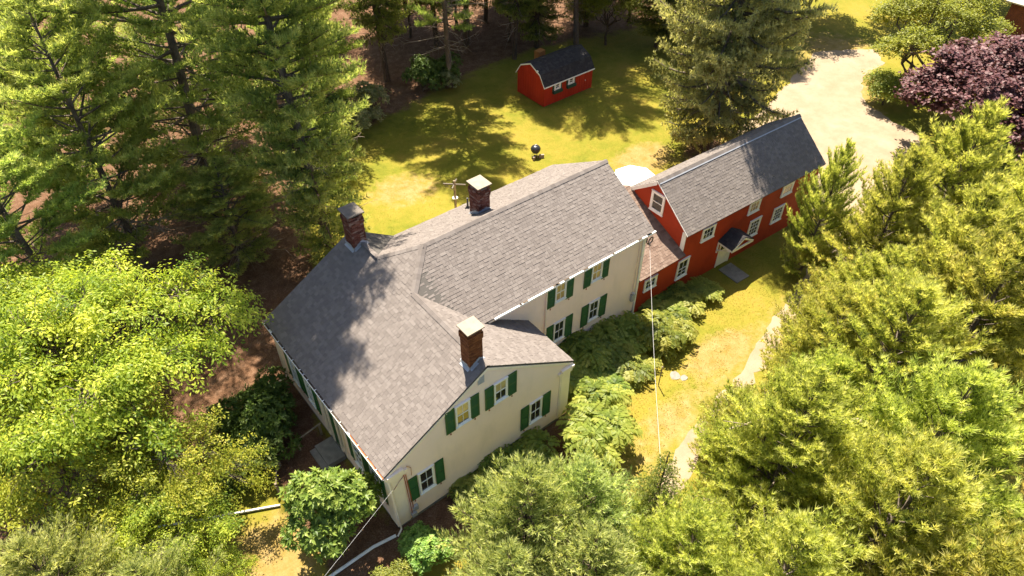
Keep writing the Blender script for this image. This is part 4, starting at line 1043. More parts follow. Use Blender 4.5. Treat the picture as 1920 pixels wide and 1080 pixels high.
def conifer(seed, H, Rm, z0, prof, dz, nbr, el0, el1, up, tl, tn, tw, nb, leafmat, tstep, twig, barkmat, dead=0, droop=0.0, trunk_r=None, spread=(.3, 1.0), lean=0.0, tvar=.25, gap=.3, erect=.28, hang=0.0, fan=0.9, dmat=None, skip=0.0):
    r = np.random.default_rng(seed); wd = Wood(); dw = Wood(); TP = []; TD = []; TT = []
    tr = trunk_r or H*.016
    zz = np.linspace(0, H, 9); bend = np.stack([lean*np.sin(zz/H*2.2)*H*.05, lean*np.cos(zz/H*1.7+seed)*H*.03 - lean*math.cos(seed)*H*.03, zz], 1)
    wd.tube(bend, tr, tr*.12, 8)
    def axis(z): return np.array([np.interp(z, zz, bend[:, 0]), np.interp(z, zz, bend[:, 1]), z])
    z = z0; k = 0
    while z < H*.985:
        f = (z-z0)/(H-z0); L0 = Rm*prof(f)
        nn_ = max(3, int(round(nbr*(1-.35*f)))); ph = r.uniform(0, 6.28)
        for b in range(nn_):
            if r.random() < skip: continue
            az = ph + b*2*np.pi/nn_ + r.normal(0, .22); L = L0*r.uniform(.62, 1.12)
            if L < .15: continue
            el = el0+(el1-el0)*f + r.normal(0, .09); zb = z + r.uniform(-dz*.45, dz*.45)
            if zb > H*.99: zb = H*.98
            n_ = 6; s = np.linspace(0, 1, n_); h = np.array([np.cos(az), np.sin(az), 0.0]); sd = np.array([-h[1], h[0], 0.0])
            wob = r.normal(0, .05*L)
            pts = axis(zb)[None] + h[None]*(s*L*np.cos(el))[:, None] + sd[None]*(wob*s**2)[:, None] + np.array([0,0,1.0])[None]*(np.sin(el)*L*s + up*L*s**2.2 - droop*L*np.sin(s*np.pi*.75))[:, None]
            br = max(.012, tr*.32*(L/max(Rm, .1))**.8); wd.tube(pts, br, br*.25, 4)
            # twigs
            q = gap
            while q <= 1.0:
                base = np.array([np.interp(q, s, pts[:, c]) for c in range(3)]); i0 = min(int(q*(n_-1)), n_-2); dr = pts[i0+1]-pts[i0]; dr = dr/np.linalg.norm(dr)
                for sg in (-1, 1):
                    l = twig*(L**.55)*(.45+.8*(1-q))*r.uniform(.6, 1.15)
                    a = fan*r.uniform(.75, 1.15)*sg
                    hd = np.array([dr[0]*math.cos(a)-dr[1]*math.sin(a), dr[0]*math.sin(a)+dr[1]*math.cos(a), dr[2]+r.normal(0, .12)+.10 - hang*r.uniform(.5, 1.3)])
                    hd /= np.linalg.norm(hd); m_ = max(1, int(l/tstep)); tq = (np.arange(m_)+.6)/m_*l
                    pp = base[None] + hd[None]*tq[:, None] + r.normal(0, .025, (m_, 3)) + np.array([0, 0, .12])[None]*(tq/l)[:, None]**2*l*(up > 0)
                    TP.append(pp); TD.append(np.repeat(hd[None], m_, 0)+np.array([[0, 0, erect if up > 0 else -.05]])+r.normal(0, .15, (m_, 3)))
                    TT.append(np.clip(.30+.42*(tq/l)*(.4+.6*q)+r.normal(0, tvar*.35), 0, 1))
                q += tstep*1.25/L*r.uniform(.8, 1.3) if L > .6 else .3
            TP.append(pts[-1:]); TD.append((pts[-1]-pts[-2])[None]); TT.append(np.array([.75]))
        z += dz*(1-.45*f)*r.uniform(.8, 1.2); k += 1
    TP.append(axis(H*.995)[None]); TD.append(np.array([[0, 0, 1.0]])); TT.append(np.array([.8]))
    for _ in range(dead):
        zb = r.uniform(.12*H, max(z0*1.3, .25*H)); az = r.uniform(0, 6.28); L = r.uniform(.25, .75)*Rm; h = np.array([np.cos(az), np.sin(az), r.normal(0, .15)])
        pts = axis(zb)[None]+h[None]*(np.linspace(0, 1, 6)*L)[:, None]+np.cumsum(r.normal(0, .09, (6, 3)), 0)*np.linspace(0, 1, 6)[:, None]
        dw.tube(pts, .035, .012, 4)
        for _k in range(6):
            i = r.integers(2, 6); e = pts[i]+h*r.uniform(.2, .9)+r.normal(0, .45, 3); dw.tube(np.linspace(pts[i], e, 3)+np.vstack([np.zeros(3), r.normal(0, .06, 3), np.zeros(3)]), .014, .006, 3)
    P = np.concatenate(TP); Dv = np.concatenate(TD); T = np.concatenate(TT)
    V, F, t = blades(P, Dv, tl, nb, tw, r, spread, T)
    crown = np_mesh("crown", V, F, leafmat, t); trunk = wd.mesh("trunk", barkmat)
    return dict(crown=crown, trunk=trunk, dead=dw.mesh("dead_branch", dmat or M['deadwood']) if dead else None, H=H, n=len(P))

def broadleaf(seed, H, lobes, ncl, nleaf, crad, L, w, leafmat, barkmat, trunk_r, trunk_top, stems=1, droop=.25, spray=True, shell=.55, twigs=120, flat=.55, base=(0, 0), upn=1.0, grp=0, gr=.5):
    """lobes: (x, y, z, rx, ry, rz) ellipsoids; leaf clusters fill their outer shells"""
    r = np.random.default_rng(seed); wd = Wood(); lob = np.array(lobes, float); vol = lob[:, 3]*lob[:, 4]*lob[:, 5]; pr = vol**.75; pr /= pr.sum()
    which = r.choice(len(lob), ncl, p=pr); u = nrm(r.normal(size=(ncl, 3))); rad = r.uniform(shell**3, 1, ncl)**(1/3)
    u[:, 2] = np.where(u[:, 2] < -.45, -u[:, 2]*.6, u[:, 2])
    bump = 1 + .18*np.sin(u[:, 0]*7+which*2.1)*np.cos(u[:, 1]*6+which) 
    C = lob[which, :3] + u*lob[which, 3:]*(rad*bump)[:, None]; out = nrm(u/lob[which, 3:]*lob[which, 3:].mean(1, keepdims=True))
    if grp:
        gi = r.integers(0, grp, ncl); which = which[gi]; out = nrm(out[gi]+r.normal(0, .25, (ncl, 3))); C = C[gi] + r.normal(0, gr, (ncl, 3))*np.array([1, 1, .42]) + out*np.abs(r.normal(0, gr*.55, ncl))[:, None]
    # limbs
    top = np.array([0, 0, trunk_top], float)
    for s in range(stems):
        an = 2*np.pi*s/max(stems, 1)+.4; off = np.array([np.cos(an), np.sin(an), 0])*(trunk_r*1.2 if stems > 1 else 0)
        tt = top + off*(3.5 if stems > 1 else 0); ps = np.linspace(off, tt, 5); ps[1:-1] += r.normal(0, trunk_r*.4, (3, 3))*[1, 1, 0]
        wd.tube(ps, trunk_r/(stems**.5), trunk_r*.6/(stems**.5), 8)
        mine = [i for i in range(len(lob)) if i % stems == s]
        for i in mine:
            c = lob[i, :3]; p_ = np.linspace(tt, c, 5); p_[1:-1] += r.normal(0, .07*np.linalg.norm(c-tt), (3, 3)); wd.tube(p_, trunk_r*.42/(stems**.3), trunk_r*.16, 6)
    for i in r.choice(ncl, min(twigs, ncl), replace=False):
        c = lob[which[i], :3]; p_ = np.linspace(c+(C[i]-c)*r.uniform(.0, .25), C[i], 4); p_[1:-1] += r.normal(0, .08, (2, 3)); wd.tube(p_, max(.012, trunk_r*.10), .008, 4)
    # leaves
    ct = r.normal(.5, .10, ncl)
    if grp: ct = ct + r.normal(0, .12, grp)[gi]
    ci = np.repeat(np.arange(ncl), nleaf); N = len(ci)
    if spray:
        hd = out*np.array([1, 1, .45]) + r.normal(0, .35, (ncl, 3)); hd = nrm(hd)
        q = np.tile((np.arange(nleaf)+.5)/nleaf, ncl); sg = np.where(np.arange(N) % 2 == 0, 1.0, -1.0)
        sd = nrm(np.cross(hd, [0, 0, 1.0]))
        P = C[ci] + hd[ci]*((q-.4)*crad*2)[:, None] + np.array([0, 0, -1.0])*((q**2)*crad*droop*2)[:, None] + sd[ci]*(sg*crad*.12)[:, None] + r.normal(0, crad*.14, (N, 3))
        Dv = hd[ci]*.55 + sd[ci]*(sg*.85)[:, None] + np.array([0, 0, -droop*1.3]) + r.normal(0, .28, (N, 3))
        Nv = np.array([0, 0, upn]) + out[ci]*.45 + r.normal(0, .33, (N, 3))
    else:
        P = C[ci] + r.normal(0, crad*.42, (N, 3))*np.array([1, 1, flat])
        an = r.uniform(0, 2*np.pi, N); Dv = np.stack([np.cos(an), np.sin(an), r.uniform(-.5, .35, N)], 1) + out[ci]*.55
        Nv = np.array([0, 0, upn]) + out[ci]*.5 + r.normal(0, .4, (N, 3))
    t = np.clip(ct[ci]+r.normal(0, .14, N), 0, 1)
    V, F, tt_ = leaves(P, Dv, Nv, L, w, r, t)
    return dict(crown=np_mesh("crown", V, F, leafmat, tt_), trunk=wd.mesh("trunk", barkmat), dead=None, H=H)

def rosette_shrub(seed, H, lobes, nros, nl, L, w, leafmat, stems=9):
    r = np.random.default_rng(seed); lob = np.array(lobes, float); pr = (lob[:, 3]*lob[:, 4]); pr = pr/pr.sum(); which = r.choice(len(lob), nros, p=pr)
    u = nrm(r.normal(size=(nros, 3))); u[:, 2] = np.where(u[:, 2] < -.3, -u[:, 2], u[:, 2]); rad = r.uniform(.5, 1, nros)**.5
    C = lob[which, :3]+u*lob[which, 3:]*rad[:, None]*(1+.12*np.sin(u[:, :1]*9+which[:, None])); out = nrm(u+np.array([0, 0, .5]))
    ci = np.repeat(np.arange(nros), nl); N = len(ci); a, b = perp(out); th = np.tile(np.arange(nl)*2*np.pi/nl, nros)+r.normal(0, .2, N)+np.repeat(r.uniform(0, 6, nros), nl)
    al = r.uniform(.75, 1.45, N); side = a[ci]*np.cos(th)[:, None]+b[ci]*np.sin(th)[:, None]
    Dv = out[ci]*np.cos(al)[:, None]+side*np.sin(al)[:, None]; Nv = out[ci]-side*.2+r.normal(0, .15, (N, 3))
    t = np.clip(np.repeat(r.normal(.5, .15, nros), nl)+r.normal(0, .12, N), 0, 1)
    V, F, tt_ = leaves(C[ci]+r.normal(0, .02, (N, 3)), Dv, Nv, L, w, r, t); wd = Wood()
    for _ in range(stems):
        i = r.integers(nros); wd.tube(np.linspace([r.normal(0, .15), r.normal(0, .15), -.1], C[i]*.95, 4)+np.vstack([np.zeros(3), r.normal(0, .08, (2, 3)), np.zeros(3)]), .035, .012, 5)
    return dict(crown=np_mesh("foliage", V, F, leafmat, tt_), trunk=wd.mesh("stem", M['bark']), dead=None, H=H)

def frond_shrub(seed, H, Rr, nst, nfr, fl, leafmat, pairs=9, LL=.15):
    """stems ending in whorls of long arching pinnate fronds"""
    r = np.random.default_rng(seed); wd = Wood(); PV = []; DV = []; NV = []; TV = []; K = 0
    for _ in range(nst):
        an = r.uniform(0, 6.28); rr_ = Rr*math.sqrt(r.uniform(0, 1)); hh = H*r.uniform(.45, .92)*(1-.35*(rr_/Rr)**2); tip = np.array([rr_*math.cos(an), rr_*math.sin(an), hh])
        b0 = tip*[.55, .55, 0]; wd.tube(np.linspace(b0, tip, 4), .022, .012, 4); st = r.normal(.48, .2)
        for f in range(nfr):
            az = f*2.4+r.normal(0, .3)+an; el = r.uniform(.25, 1.0); L = fl*r.uniform(.7, 1.15); h = np.array([math.cos(az), math.sin(az), 0]); sd = np.array([-h[1], h[0], 0])
            s = np.linspace(.18, 1, pairs); rp = tip[None]+h[None]*(s*L*math.cos(el*.6))[:, None]+np.array([0, 0, 1.])[None]*((math.sin(el)*s*.75-.62*s**2)*L)[:, None]
            tg = nrm(np.gradient(rp, axis=0)); lw = np.sin(np.clip(s*1.02, 0, 1)*np.pi*.86+.3)
            for sg in (-1, 1):
                PV.append(rp); DV.append(sd[None]*sg+tg*.5+np.array([0, 0, -.25])+r.normal(0, .12, (pairs, 3))); NV.append(np.cross(tg, np.repeat(sd[None], pairs, 0))*-1*-1+np.array([0, 0, .6])+r.normal(0, .2, (pairs, 3))); TV.append(np.clip(st+.14*s+r.normal(0, .1, pairs), 0, 1))
    P = np.concatenate(PV); V, F, t = leaves(P, np.concatenate(DV), np.concatenate(NV), LL, .36, r, np.concatenate(TV))
    return dict(crown=np_mesh("foliage", V, F, leafmat, t), trunk=wd.mesh("stem", M['bark']), dead=None, H=H)

used = set()
def plant(name, proto, x, y, label, cat, group=None, s=1.0, rz=0.0, sz=None, sxy=None, dz=-.05, tilt=None):
    e = empty(name, (x, y, float(zg(x, y))+dz), label, cat, group, rz)
    e.scale = (sxy or s, sxy or s, sz or s)
    if tilt: e.rotation_euler = (tilt[0], tilt[1], rz)
    for k in ('trunk', 'crown', 'dead'):
        if proto.get(k) is None: continue
        o = bpy.data.objects.new(proto[k].name.split('.')[0], proto[k]); COL.objects.link(o); o.parent = e
    return e

conic = lambda f: (1-f)**.85 + .04
def youngprof(f): return (min(1, .78+1.2*f) if f < .18 else (1-((f-.18)/.82)**1.45)**.85) + .03
def oldprof(f): return .55+.9*f if f < .5 else 1.0*(1-((f-.5)/.5)**2.2)+.05
def bgprof(f): return (.6+.8*f if f < .4 else .92*(1-((f-.4)/.6)**1.5)+.04)

YP = [conifer(100+i, 10.0, 3.6, .5, youngprof, .56, 6, .08, .95, .22, .27, 0, .042, 11, M['youngpine'], .15, .74, M['bark'], dead=4, lean=.5, tvar=.55, gap=.34, skip=.06, spread=(.15, .85), erect=.75) for i in range(3)]
OP = [conifer(200+i, 30.0, 8.2, (2.6, 6.0)[i], oldprof, 1.12, 6, .0, .55, .12, .36, 0, .062, 9, M['bigpine'], .20, .62, M['bark'], dead=30, lean=.9, tvar=.55, gap=.34, skip=.10, trunk_r=.40, fan=.8, erect=.55) for i in range(2)]
OT = conifer(210, 34.0, 5.6, 1.6, oldprof, .85, 7, .0, .5, .10, .36, 0, .064, 9, M['bigpine'], .215, .66, M['bark'], dead=12, lean=.9, tvar=.55, gap=.22, skip=.05, trunk_r=.34, fan=.8, erect=.5)
MP = [conifer(300+i, 18.0, 5.4, 1.8, bgprof, .88, 6, .03, .6, .14, .32, 0, .056, 10, M['pine'], .175, .66, M['bark'], dead=24, lean=.8, tvar=.55, gap=.34, skip=.12, trunk_r=.26, fan=.8, erect=.55) for i in range(2)]
HK = [conifer(400+i, 22.0, 4.4, (2.0, 4.5)[i], bgprof, .66, 7, .02, .35, -.02, .25, 0, .055, 9, M['hemlock'], .205, .78, M['darkbark'], dead=16, droop=.14, lean=.6, tvar=.4, gap=.20, hang=.12, skip=.08, trunk_r=.30, spread=(.5, 1.3)) for i in range(2)]
SP = conifer(500, 17.5, 5.0, 1.7, lambda f: (.80+.6*f if f < .25 else .95*(1-((f-.25)/.75)**2.3)**.9+.05), .52, 6, .02, .45, .03, .21, 0, .054, 11, M['spruce'], .172, .68, M['bark'], dead=14, droop=.16, lean=.2, tvar=.6, gap=.2, hang=.42, skip=.06, trunk_r=.30, spread=(.35, 1.2))
FS = [conifer(600+i, 9.0, 3.0, .6, youngprof, .46, 7, .10, .80, .12, .25, 0, .034, 6, M['paleshoot'], .125, .60, M['darkbark'], tvar=.8, gap=.25, spread=(.03, .75), erect=.5, fan=.8) for i in range(2)]
DS_ = conifer(650, 6.5, 1.6, .4, conic, .42, 6, .05, .6, .04, .10, 0, .03, 9, M['hemlock'], .10, .5, M['darkbark'], tvar=.4, gap=.2, spread=(.5, 1.25))
def R3(n, s, cx, cy, cz, sx, sy, sz, r0, r1, fz=.75):
    q = np.random.default_rng(s); out = []
    for i in range(n):
        a = i*2.399+q.uniform(-.3, .3); d = math.sqrt((i+.4)/n)
        k = q.uniform(r0, r1); out.append((cx+sx*d*math.cos(a), cy+sy*d*math.sin(a), cz+sz*(1-d*d)*q.uniform(.6, 1.1)+q.normal(0, .25), k, k, k*fz))
    return out
LT = broadleaf(700, 11.5, R3(21, 70, 0, 0, 5.6, 5.4, 5.2, 4.3, .9, 1.75, .70), 2700, 19, .52, .17, .46, M['lime'], M['bark'], .28, 3.4, droop=.55, twigs=420, shell=.3, grp=250, gr=.36)
LT2 = broadleaf(701, 9.0, R3(10, 71, 0, 0, 4.6, 3.6, 3.6, 2.8, 1.3, 2.0, .62), 1700, 19, .48, .16, .46, M['lime'], M['bark'], .2, 2.6, droop=.5, twigs=300, shell=.4, grp=150, gr=.34)
MA = broadleaf(702, 14.0, R3(16, 72, 0, 0, 4.6, 5.2, 5.2, 4.4, 1.2, 2.0, .75), 1900, 14, .52, .21, .6, M['maple'], M['bark'], .42, 2.6, stems=4, droop=.2, twigs=260, spray=False, shell=.5)
BD = broadleaf(703, 15.0, R3(12, 73, 0, 0, 8.0, 4.2, 4.2, 4.5, 1.5, 2.4, .8), 1500, 14, .55, .24, .6, M['maple'], M['darkbark'], .25, 4.0, droop=.2, twigs=160, spray=False, shell=.5)
PM = broadleaf(704, 9.0, R3(17, 74, 0, 0, 3.4, 5.0, 5.0, 3.6, 1.5, 2.2, .75), 2600, 16, .46, .25, .85, M['purple'], M['darkbark'], .25, 2.0, droop=.25, twigs=120, spray=False, shell=.6)
OK = rosette_shrub(705, 4.6, R3(9, 75, 0, 0, 2.1, 1.35, 1.35, 1.5, .85, 1.15, .9), 950, 9, .26, .42, M['oak'], 14)
RH = [rosette_shrub(706+i, 2.6, R3(7, 76+i, 0, 0, .9, 1.1, 1.1, .8, .7, .95, .85), 520, 8, .24, .36, M['rhodo'], 10) for i in range(2)]
PB = rosette_shrub(709, 2.4, R3(7, 79, 0, 0, .9, 1.0, 1.0, .8, .6, .9, .85), 430, 8, .22, .36, M['palebush'], 12)
GB = broadleaf(710, 3.0, R3(6, 80, 0, 0, 1.1, .9, .9, .9, .6, .9, .8), 420, 13, .34, .16, .5, M['sumac'], M['darkbark'], .06, .5, droop=.3, twigs=60, shell=.3)
SU = [frond_shrub(720+i, (2.7, 2.3, 2.9)[i], (1.25, 1.35, 1.2)[i], 19, 7, 1.0, M['sumac'], 11, .30) for i in range(3)]

# --- young white pines on the right
YG = "young white pines along the gravel track"
for (i, x, y, h, sxy, rz, lab) in (
    (0, 29.8, -0.7, 9.4, .56, .3, "slender young pine before the far end of the red barn wing"),
    (1, 24.4, -5.3, 6.4, .74, 1.3, "low young pine at the bend of the gravel track nearest the hooded door"),
    (2, 34.2, -5.6, 12.0, 1.12, 2.2, "bright green pine with several pointed tops below the purple maple"),
    (0, 30.2, -4.0, 10.6, .95, 4.0, "bright green pine left of the pointed pines under the purple maple"),
    (1, 20.6, -9.3, 10.8, 1.15, 5.1, "broad yellow green pine in the middle of the right hand stand"),
    (2, 20.5, -7.2, 8.4, .92, .9, "yellow green pine directly behind the track with its left boughs over the gravel"),
    (0, 13.7, -8.5, 6.6, .72, 3.3, "olive green pine reaching furthest left over the front lawn"),
    (1, 12.9, -10.0, 10.2, 1.05, 2.0, "yellow green pine with a bare leaning bough in its middle"),
    (2, 11.9, -14.0, 11.0, 1.15, .2, "large yellow pine at the lower right of the stand, close to the camera"),
    (0, 25.0, -11.4, 12.2, 1.3, 1.1, "tall broad pine at the right edge of the stand"),
    (1, 11.5, -17.6, 11.2, 1.2, 3.9, "yellow pine in the bottom right corner"),
    (2, 8.2, -12.6, 9.4, 1.05, 4.4, "yellow green pine at the bottom edge between the pale spruces and the corner"),
    (0, 6.8, -9.8, 7.4, .80, 5.4, "small olive pine between the pale spruces and the taller pines"),
    (1, 17.0, -8.8, 7.8, .80, .1, "young pine behind the bare leaning bough"),
    (2, 28.4, -8.6, 11.4, 1.1, 3.0, "pine behind the broad middle pine, right of the barn's end"),
    (0, 17.0, -13.4, 11.2, 1.2, 2.7, "pine between the middle of the stand and the corner pine"),
    (1, 37.5, -9.4, 12.4, 1.2, 4.7, "furthest pine of the right hand stand, at the frame's edge"),
    (2, 24.6, -7.2, 8.6, .95, 1.9, "mid height pine right of the slender one"),
    (0, 15.2, -6.3, 4.6, .55, 4.9, "smallest young pine leaning over the gravel track")):
    plant("white_pine", YP[i], x, y, lab, "pine tree", YG, rz=rz, sz=h/10.0, sxy=sxy)
plant("dark_spruce", DS_, 8.5, -7.2, "small dark spruce at the left edge of the pines by the track", "spruce tree", rz=.5, s=1.05)
LS = Wood(); LS.tube([(12.0, -7.6, 5.6), (13.2, -8.4, 6.2), (14.3, -9.6, 6.4), (15.4, -11.0, 6.9)], .05, .11, 7); LS.tube([(13.2, -8.4, 6.2), (12.4, -8.9, 6.6)], .04, .015, 5); LS.tube([(12.5, -8.0, 5.9), (11.6, -7.4, 6.3)], .03, .012, 5)
LS.tube([(14.0, -9.2, 6.35), (13.3, -10.1, 6.9)], .035, .012, 5)
o = link_mesh("leaning_bough", LS.mesh("leaning_bough", M['deadwood'])); tag(o, "bare grey bough lying among the yellow pines", "branch")
# --- pale spruces at the bottom
FG = "pale spruces in front of the cream gable"
for (i, x, y, h, sxy, rz, lab) in ((0, 3.0, -5.3, 8.6, 1.0, .3, "pale tipped spruce in front of the gable, tallest of its clump"), (1, 5.2, -6.2, 7.6, .9, 1.9, "pale tipped spruce right of the tallest one, below the bright sumac"), (0, 1.2, -6.6, 7.0, .95, 3.4, "pale tipped spruce cut by the bottom edge"), (1, 3.6, -8.2, 7.6, 1.0, 5.0, "pale tipped spruce at the bottom edge beside the olive pine")):
    plant("pale_spruce", FS[i], x, y, lab, "spruce tree", FG, rz=rz, sz=h/9.0, sxy=sxy)
for (i, x, y, h, sxy, rz, lab) in ((1, -11.6, 3.6, 7.4, 1.0, .8, "pale green spruce in the bottom left corner"), (0, -9.0, 1.4, 6.0, .85, 2.6, "smaller pale green spruce at the bottom edge below the long white pipe")):
    plant("pale_spruce", FS[i], x, y, lab, "spruce tree", "spruces at the bottom left", rz=rz, sz=h/9.0, sxy=sxy)
# --- lime green trees, oak and dark shrubs on the left
plant("lime_tree", LT, -7.4, 11.9, "large yellow green leafy tree filling the left side beside the house", "leafy tree", "yellow green trees on the left", rz=.4, s=1.03)
plant("lime_tree", LT2, -10.2, 15.4, "yellow green tree at the left frame edge behind the large one", "leafy tree", "yellow green trees on the left", rz=2.0, s=1.15)
plant("lime_tree", LT2, -9.8, 8.6, "yellow green tree in front of the large one at lower left", "leafy tree", "yellow green trees on the left", rz=4.1, s=.85)
plant("lime_tree", LT2, -6.8, 6.3, "thin low leafy tree over the white pipe left of the round oak", "leafy tree", "yellow green trees on the left", rz=5.3, s=.72)
plant("lime_tree", LT2, -8.0, 4.6, "low yellow green tree at the left end of the white pipe", "leafy tree", "yellow green trees on the left", rz=1.2, s=.62)
plant("lime_tree", LT2, -7.6, 2.2, "sparse low sapling between the white pipe and the bottom edge", "leafy tree", "yellow green trees on the left", rz=3.2, sxy=.36, sz=.40)
plant("round_oak", OK, -2.25, 1.35, "small round glossy bright green tree by the front corner of the house", "leafy tree", s=1.0)
RG = "dark rhododendrons along the side wall"
for (i, x, y, s, lab) in ((0, -2.4, 8.0, 1.1, "dark glossy rhododendron left of the entrance rail"), (1, -1.5, 9.6, .95, "dark rhododendron close to the far windows of the side wall"), (1, -3.6, 6.8, .85, "dark rhododendron nearest the white pipe"), (0, -3.3, 9.3, .9, "dark rhododendron under the large yellow green tree")):
    plant("rhododendron", RH[i], x, y, lab, "shrub", RG, rz=x*3, s=s)
plant("leafy_shrub", OK, .4, -1.9, "small leafy shrub at the front corner beside the white drain pipe", "shrub", rz=2.0, sxy=.55, sz=.36)
plant("leafy_shrub", GB, -1.6, -2.2, "bright green low shrub cut by the bottom edge beside the drain pipe", "shrub", rz=1.0, s=.62)
# --- sumac and ferns along the fronts
SG = "fern like sumacs along the house fronts"
for (i, x, y, sxy, sz, lab) in ((1, 3.9, -.70, .62, .50, "dark low sumac against the middle of the gable wall"), (0, 5.6, -.85, .75, .55, "dark sumac under the wall right of the lowest one"), (1, 7.2, -1.2, .85, .62, "dark sumac below the right gable window"),
    (2, 9.9, -2.7, 1.15, 1.0, "bright sunlit sumac in front of the gable's right corner, nearest the camera"), (0, 11.6, -1.1, .90, .80, "yellow green sumac just behind the brightest one"), (1, 11.6, 1.7, 1.0, .62, "dark shaded sumac beside the gable's right side wall"), (2, 13.3, 2.3, .95, .60, "dark sumac under the left ground floor window of the rear block"),
    (0, 14.9, 2.2, .95, .56, "dark sumac under the right ground floor window of the rear block"), (1, 13.0, .6, .95, .46, "half lit sumac at the lawn edge of the dark row"), (2, 16.5, 2.0, .95, .54, "sumac between the dark row and the sunlit pair"), (0, 17.8, .75, .85, .78, "sunlit yellow sumac left of the grey cable's foot"),
    (1, 19.0, .9, .78, .72, "sunlit yellow sumac before the red connector"), (1, 20.2, 2.0, .85, .42, "dark low fern under the small connector window"), (0, 21.9, 2.0, .85, .40, "dark low fern under the large connector window"), (2, 23.2, 1.8, .70, .36, "last low fern of the row, left of the stone slab"), (0, 15.0, .5, .9, .42, "low sumac in the shade edge before the rear block")):
    plant("sumac", SU[i], x, y, lab, "shrub", SG, rz=x*2.3, sxy=sxy, sz=sz)
# --- spruce by the wing, maples
plant("old_spruce", SP, 36.2, 12.3, "big drooping olive spruce behind the red barn wing", "spruce tree", rz=.6, sz=1.72, sxy=1.16)
plant("maple", MA, 58.2, 7.6, "many stemmed olive green maple at the end of the gravel drive", "maple tree", rz=.5, s=.95)
plant("purple_maple", PM, 52.6, -1.2, "dark purple maple at the right edge above the pines", "maple tree", rz=.2, s=1.12)
plant("leafy_shrub", GB, 53.6, 7.6, "green shrub beside the drive left of the maple trunk", "shrub", rz=2.2, s=1.35)
plant("leafy_shrub", GB, 60.6, 5.4, "dark green shrub between the maple trunk and the purple maple", "shrub", rz=.7, s=1.2)
plant("leafy_shrub", GB, 10.4, 22.6, "slim pale sapling standing alone at the left edge of the back lawn", "sapling", rz=.7, sxy=.55, sz=1.3)
# --- old pines upper left
OG = "old pines at the upper left"
for (pr, x, y, h, sxy, rz, lab) in (
    (OP[0], 2.9, 27.6, 25, 1.0, .3, "huge old pine with a forked grey trunk at the upper left"),
    (OT, 6.7, 17.9, 34, .82, 1.9, "tall thin pine behind the dark brick chimney"),
    (MP[0], -2.8, 24.6, 17.5, 1.05, 4.2, "pine with many bare grey twigs left of the huge one"),
    (MP[1], -7.2, 21.0, 14.5, 1.0, 2.3, "pine at the left edge above the yellow green trees"),
    (MP[1], -4.2, 32.5, 19, 1.05, 5.2, "yellow green topped pine in the upper left corner"),
    (MP[0], 7.0, 37.5, 17, .95, 3.0, "old pine behind the huge one"),
    (MP[0], 14.2, 33.5, 18, .95, 1.0, "feathery bright pine at the left end of the woods edge"),
    (MP[1], 16.4, 43.0, 19, .9, 5.0, "tall pine deeper in the woods left of the bare floor"),
    (MP[1], 2.0, 21.0, 7.5, .72, .8, "low pine under the huge one")):
    plant("old_pine", pr, x, y, lab, "pine tree", OG, rz=rz, sz=h/pr['H'], sxy=sxy)
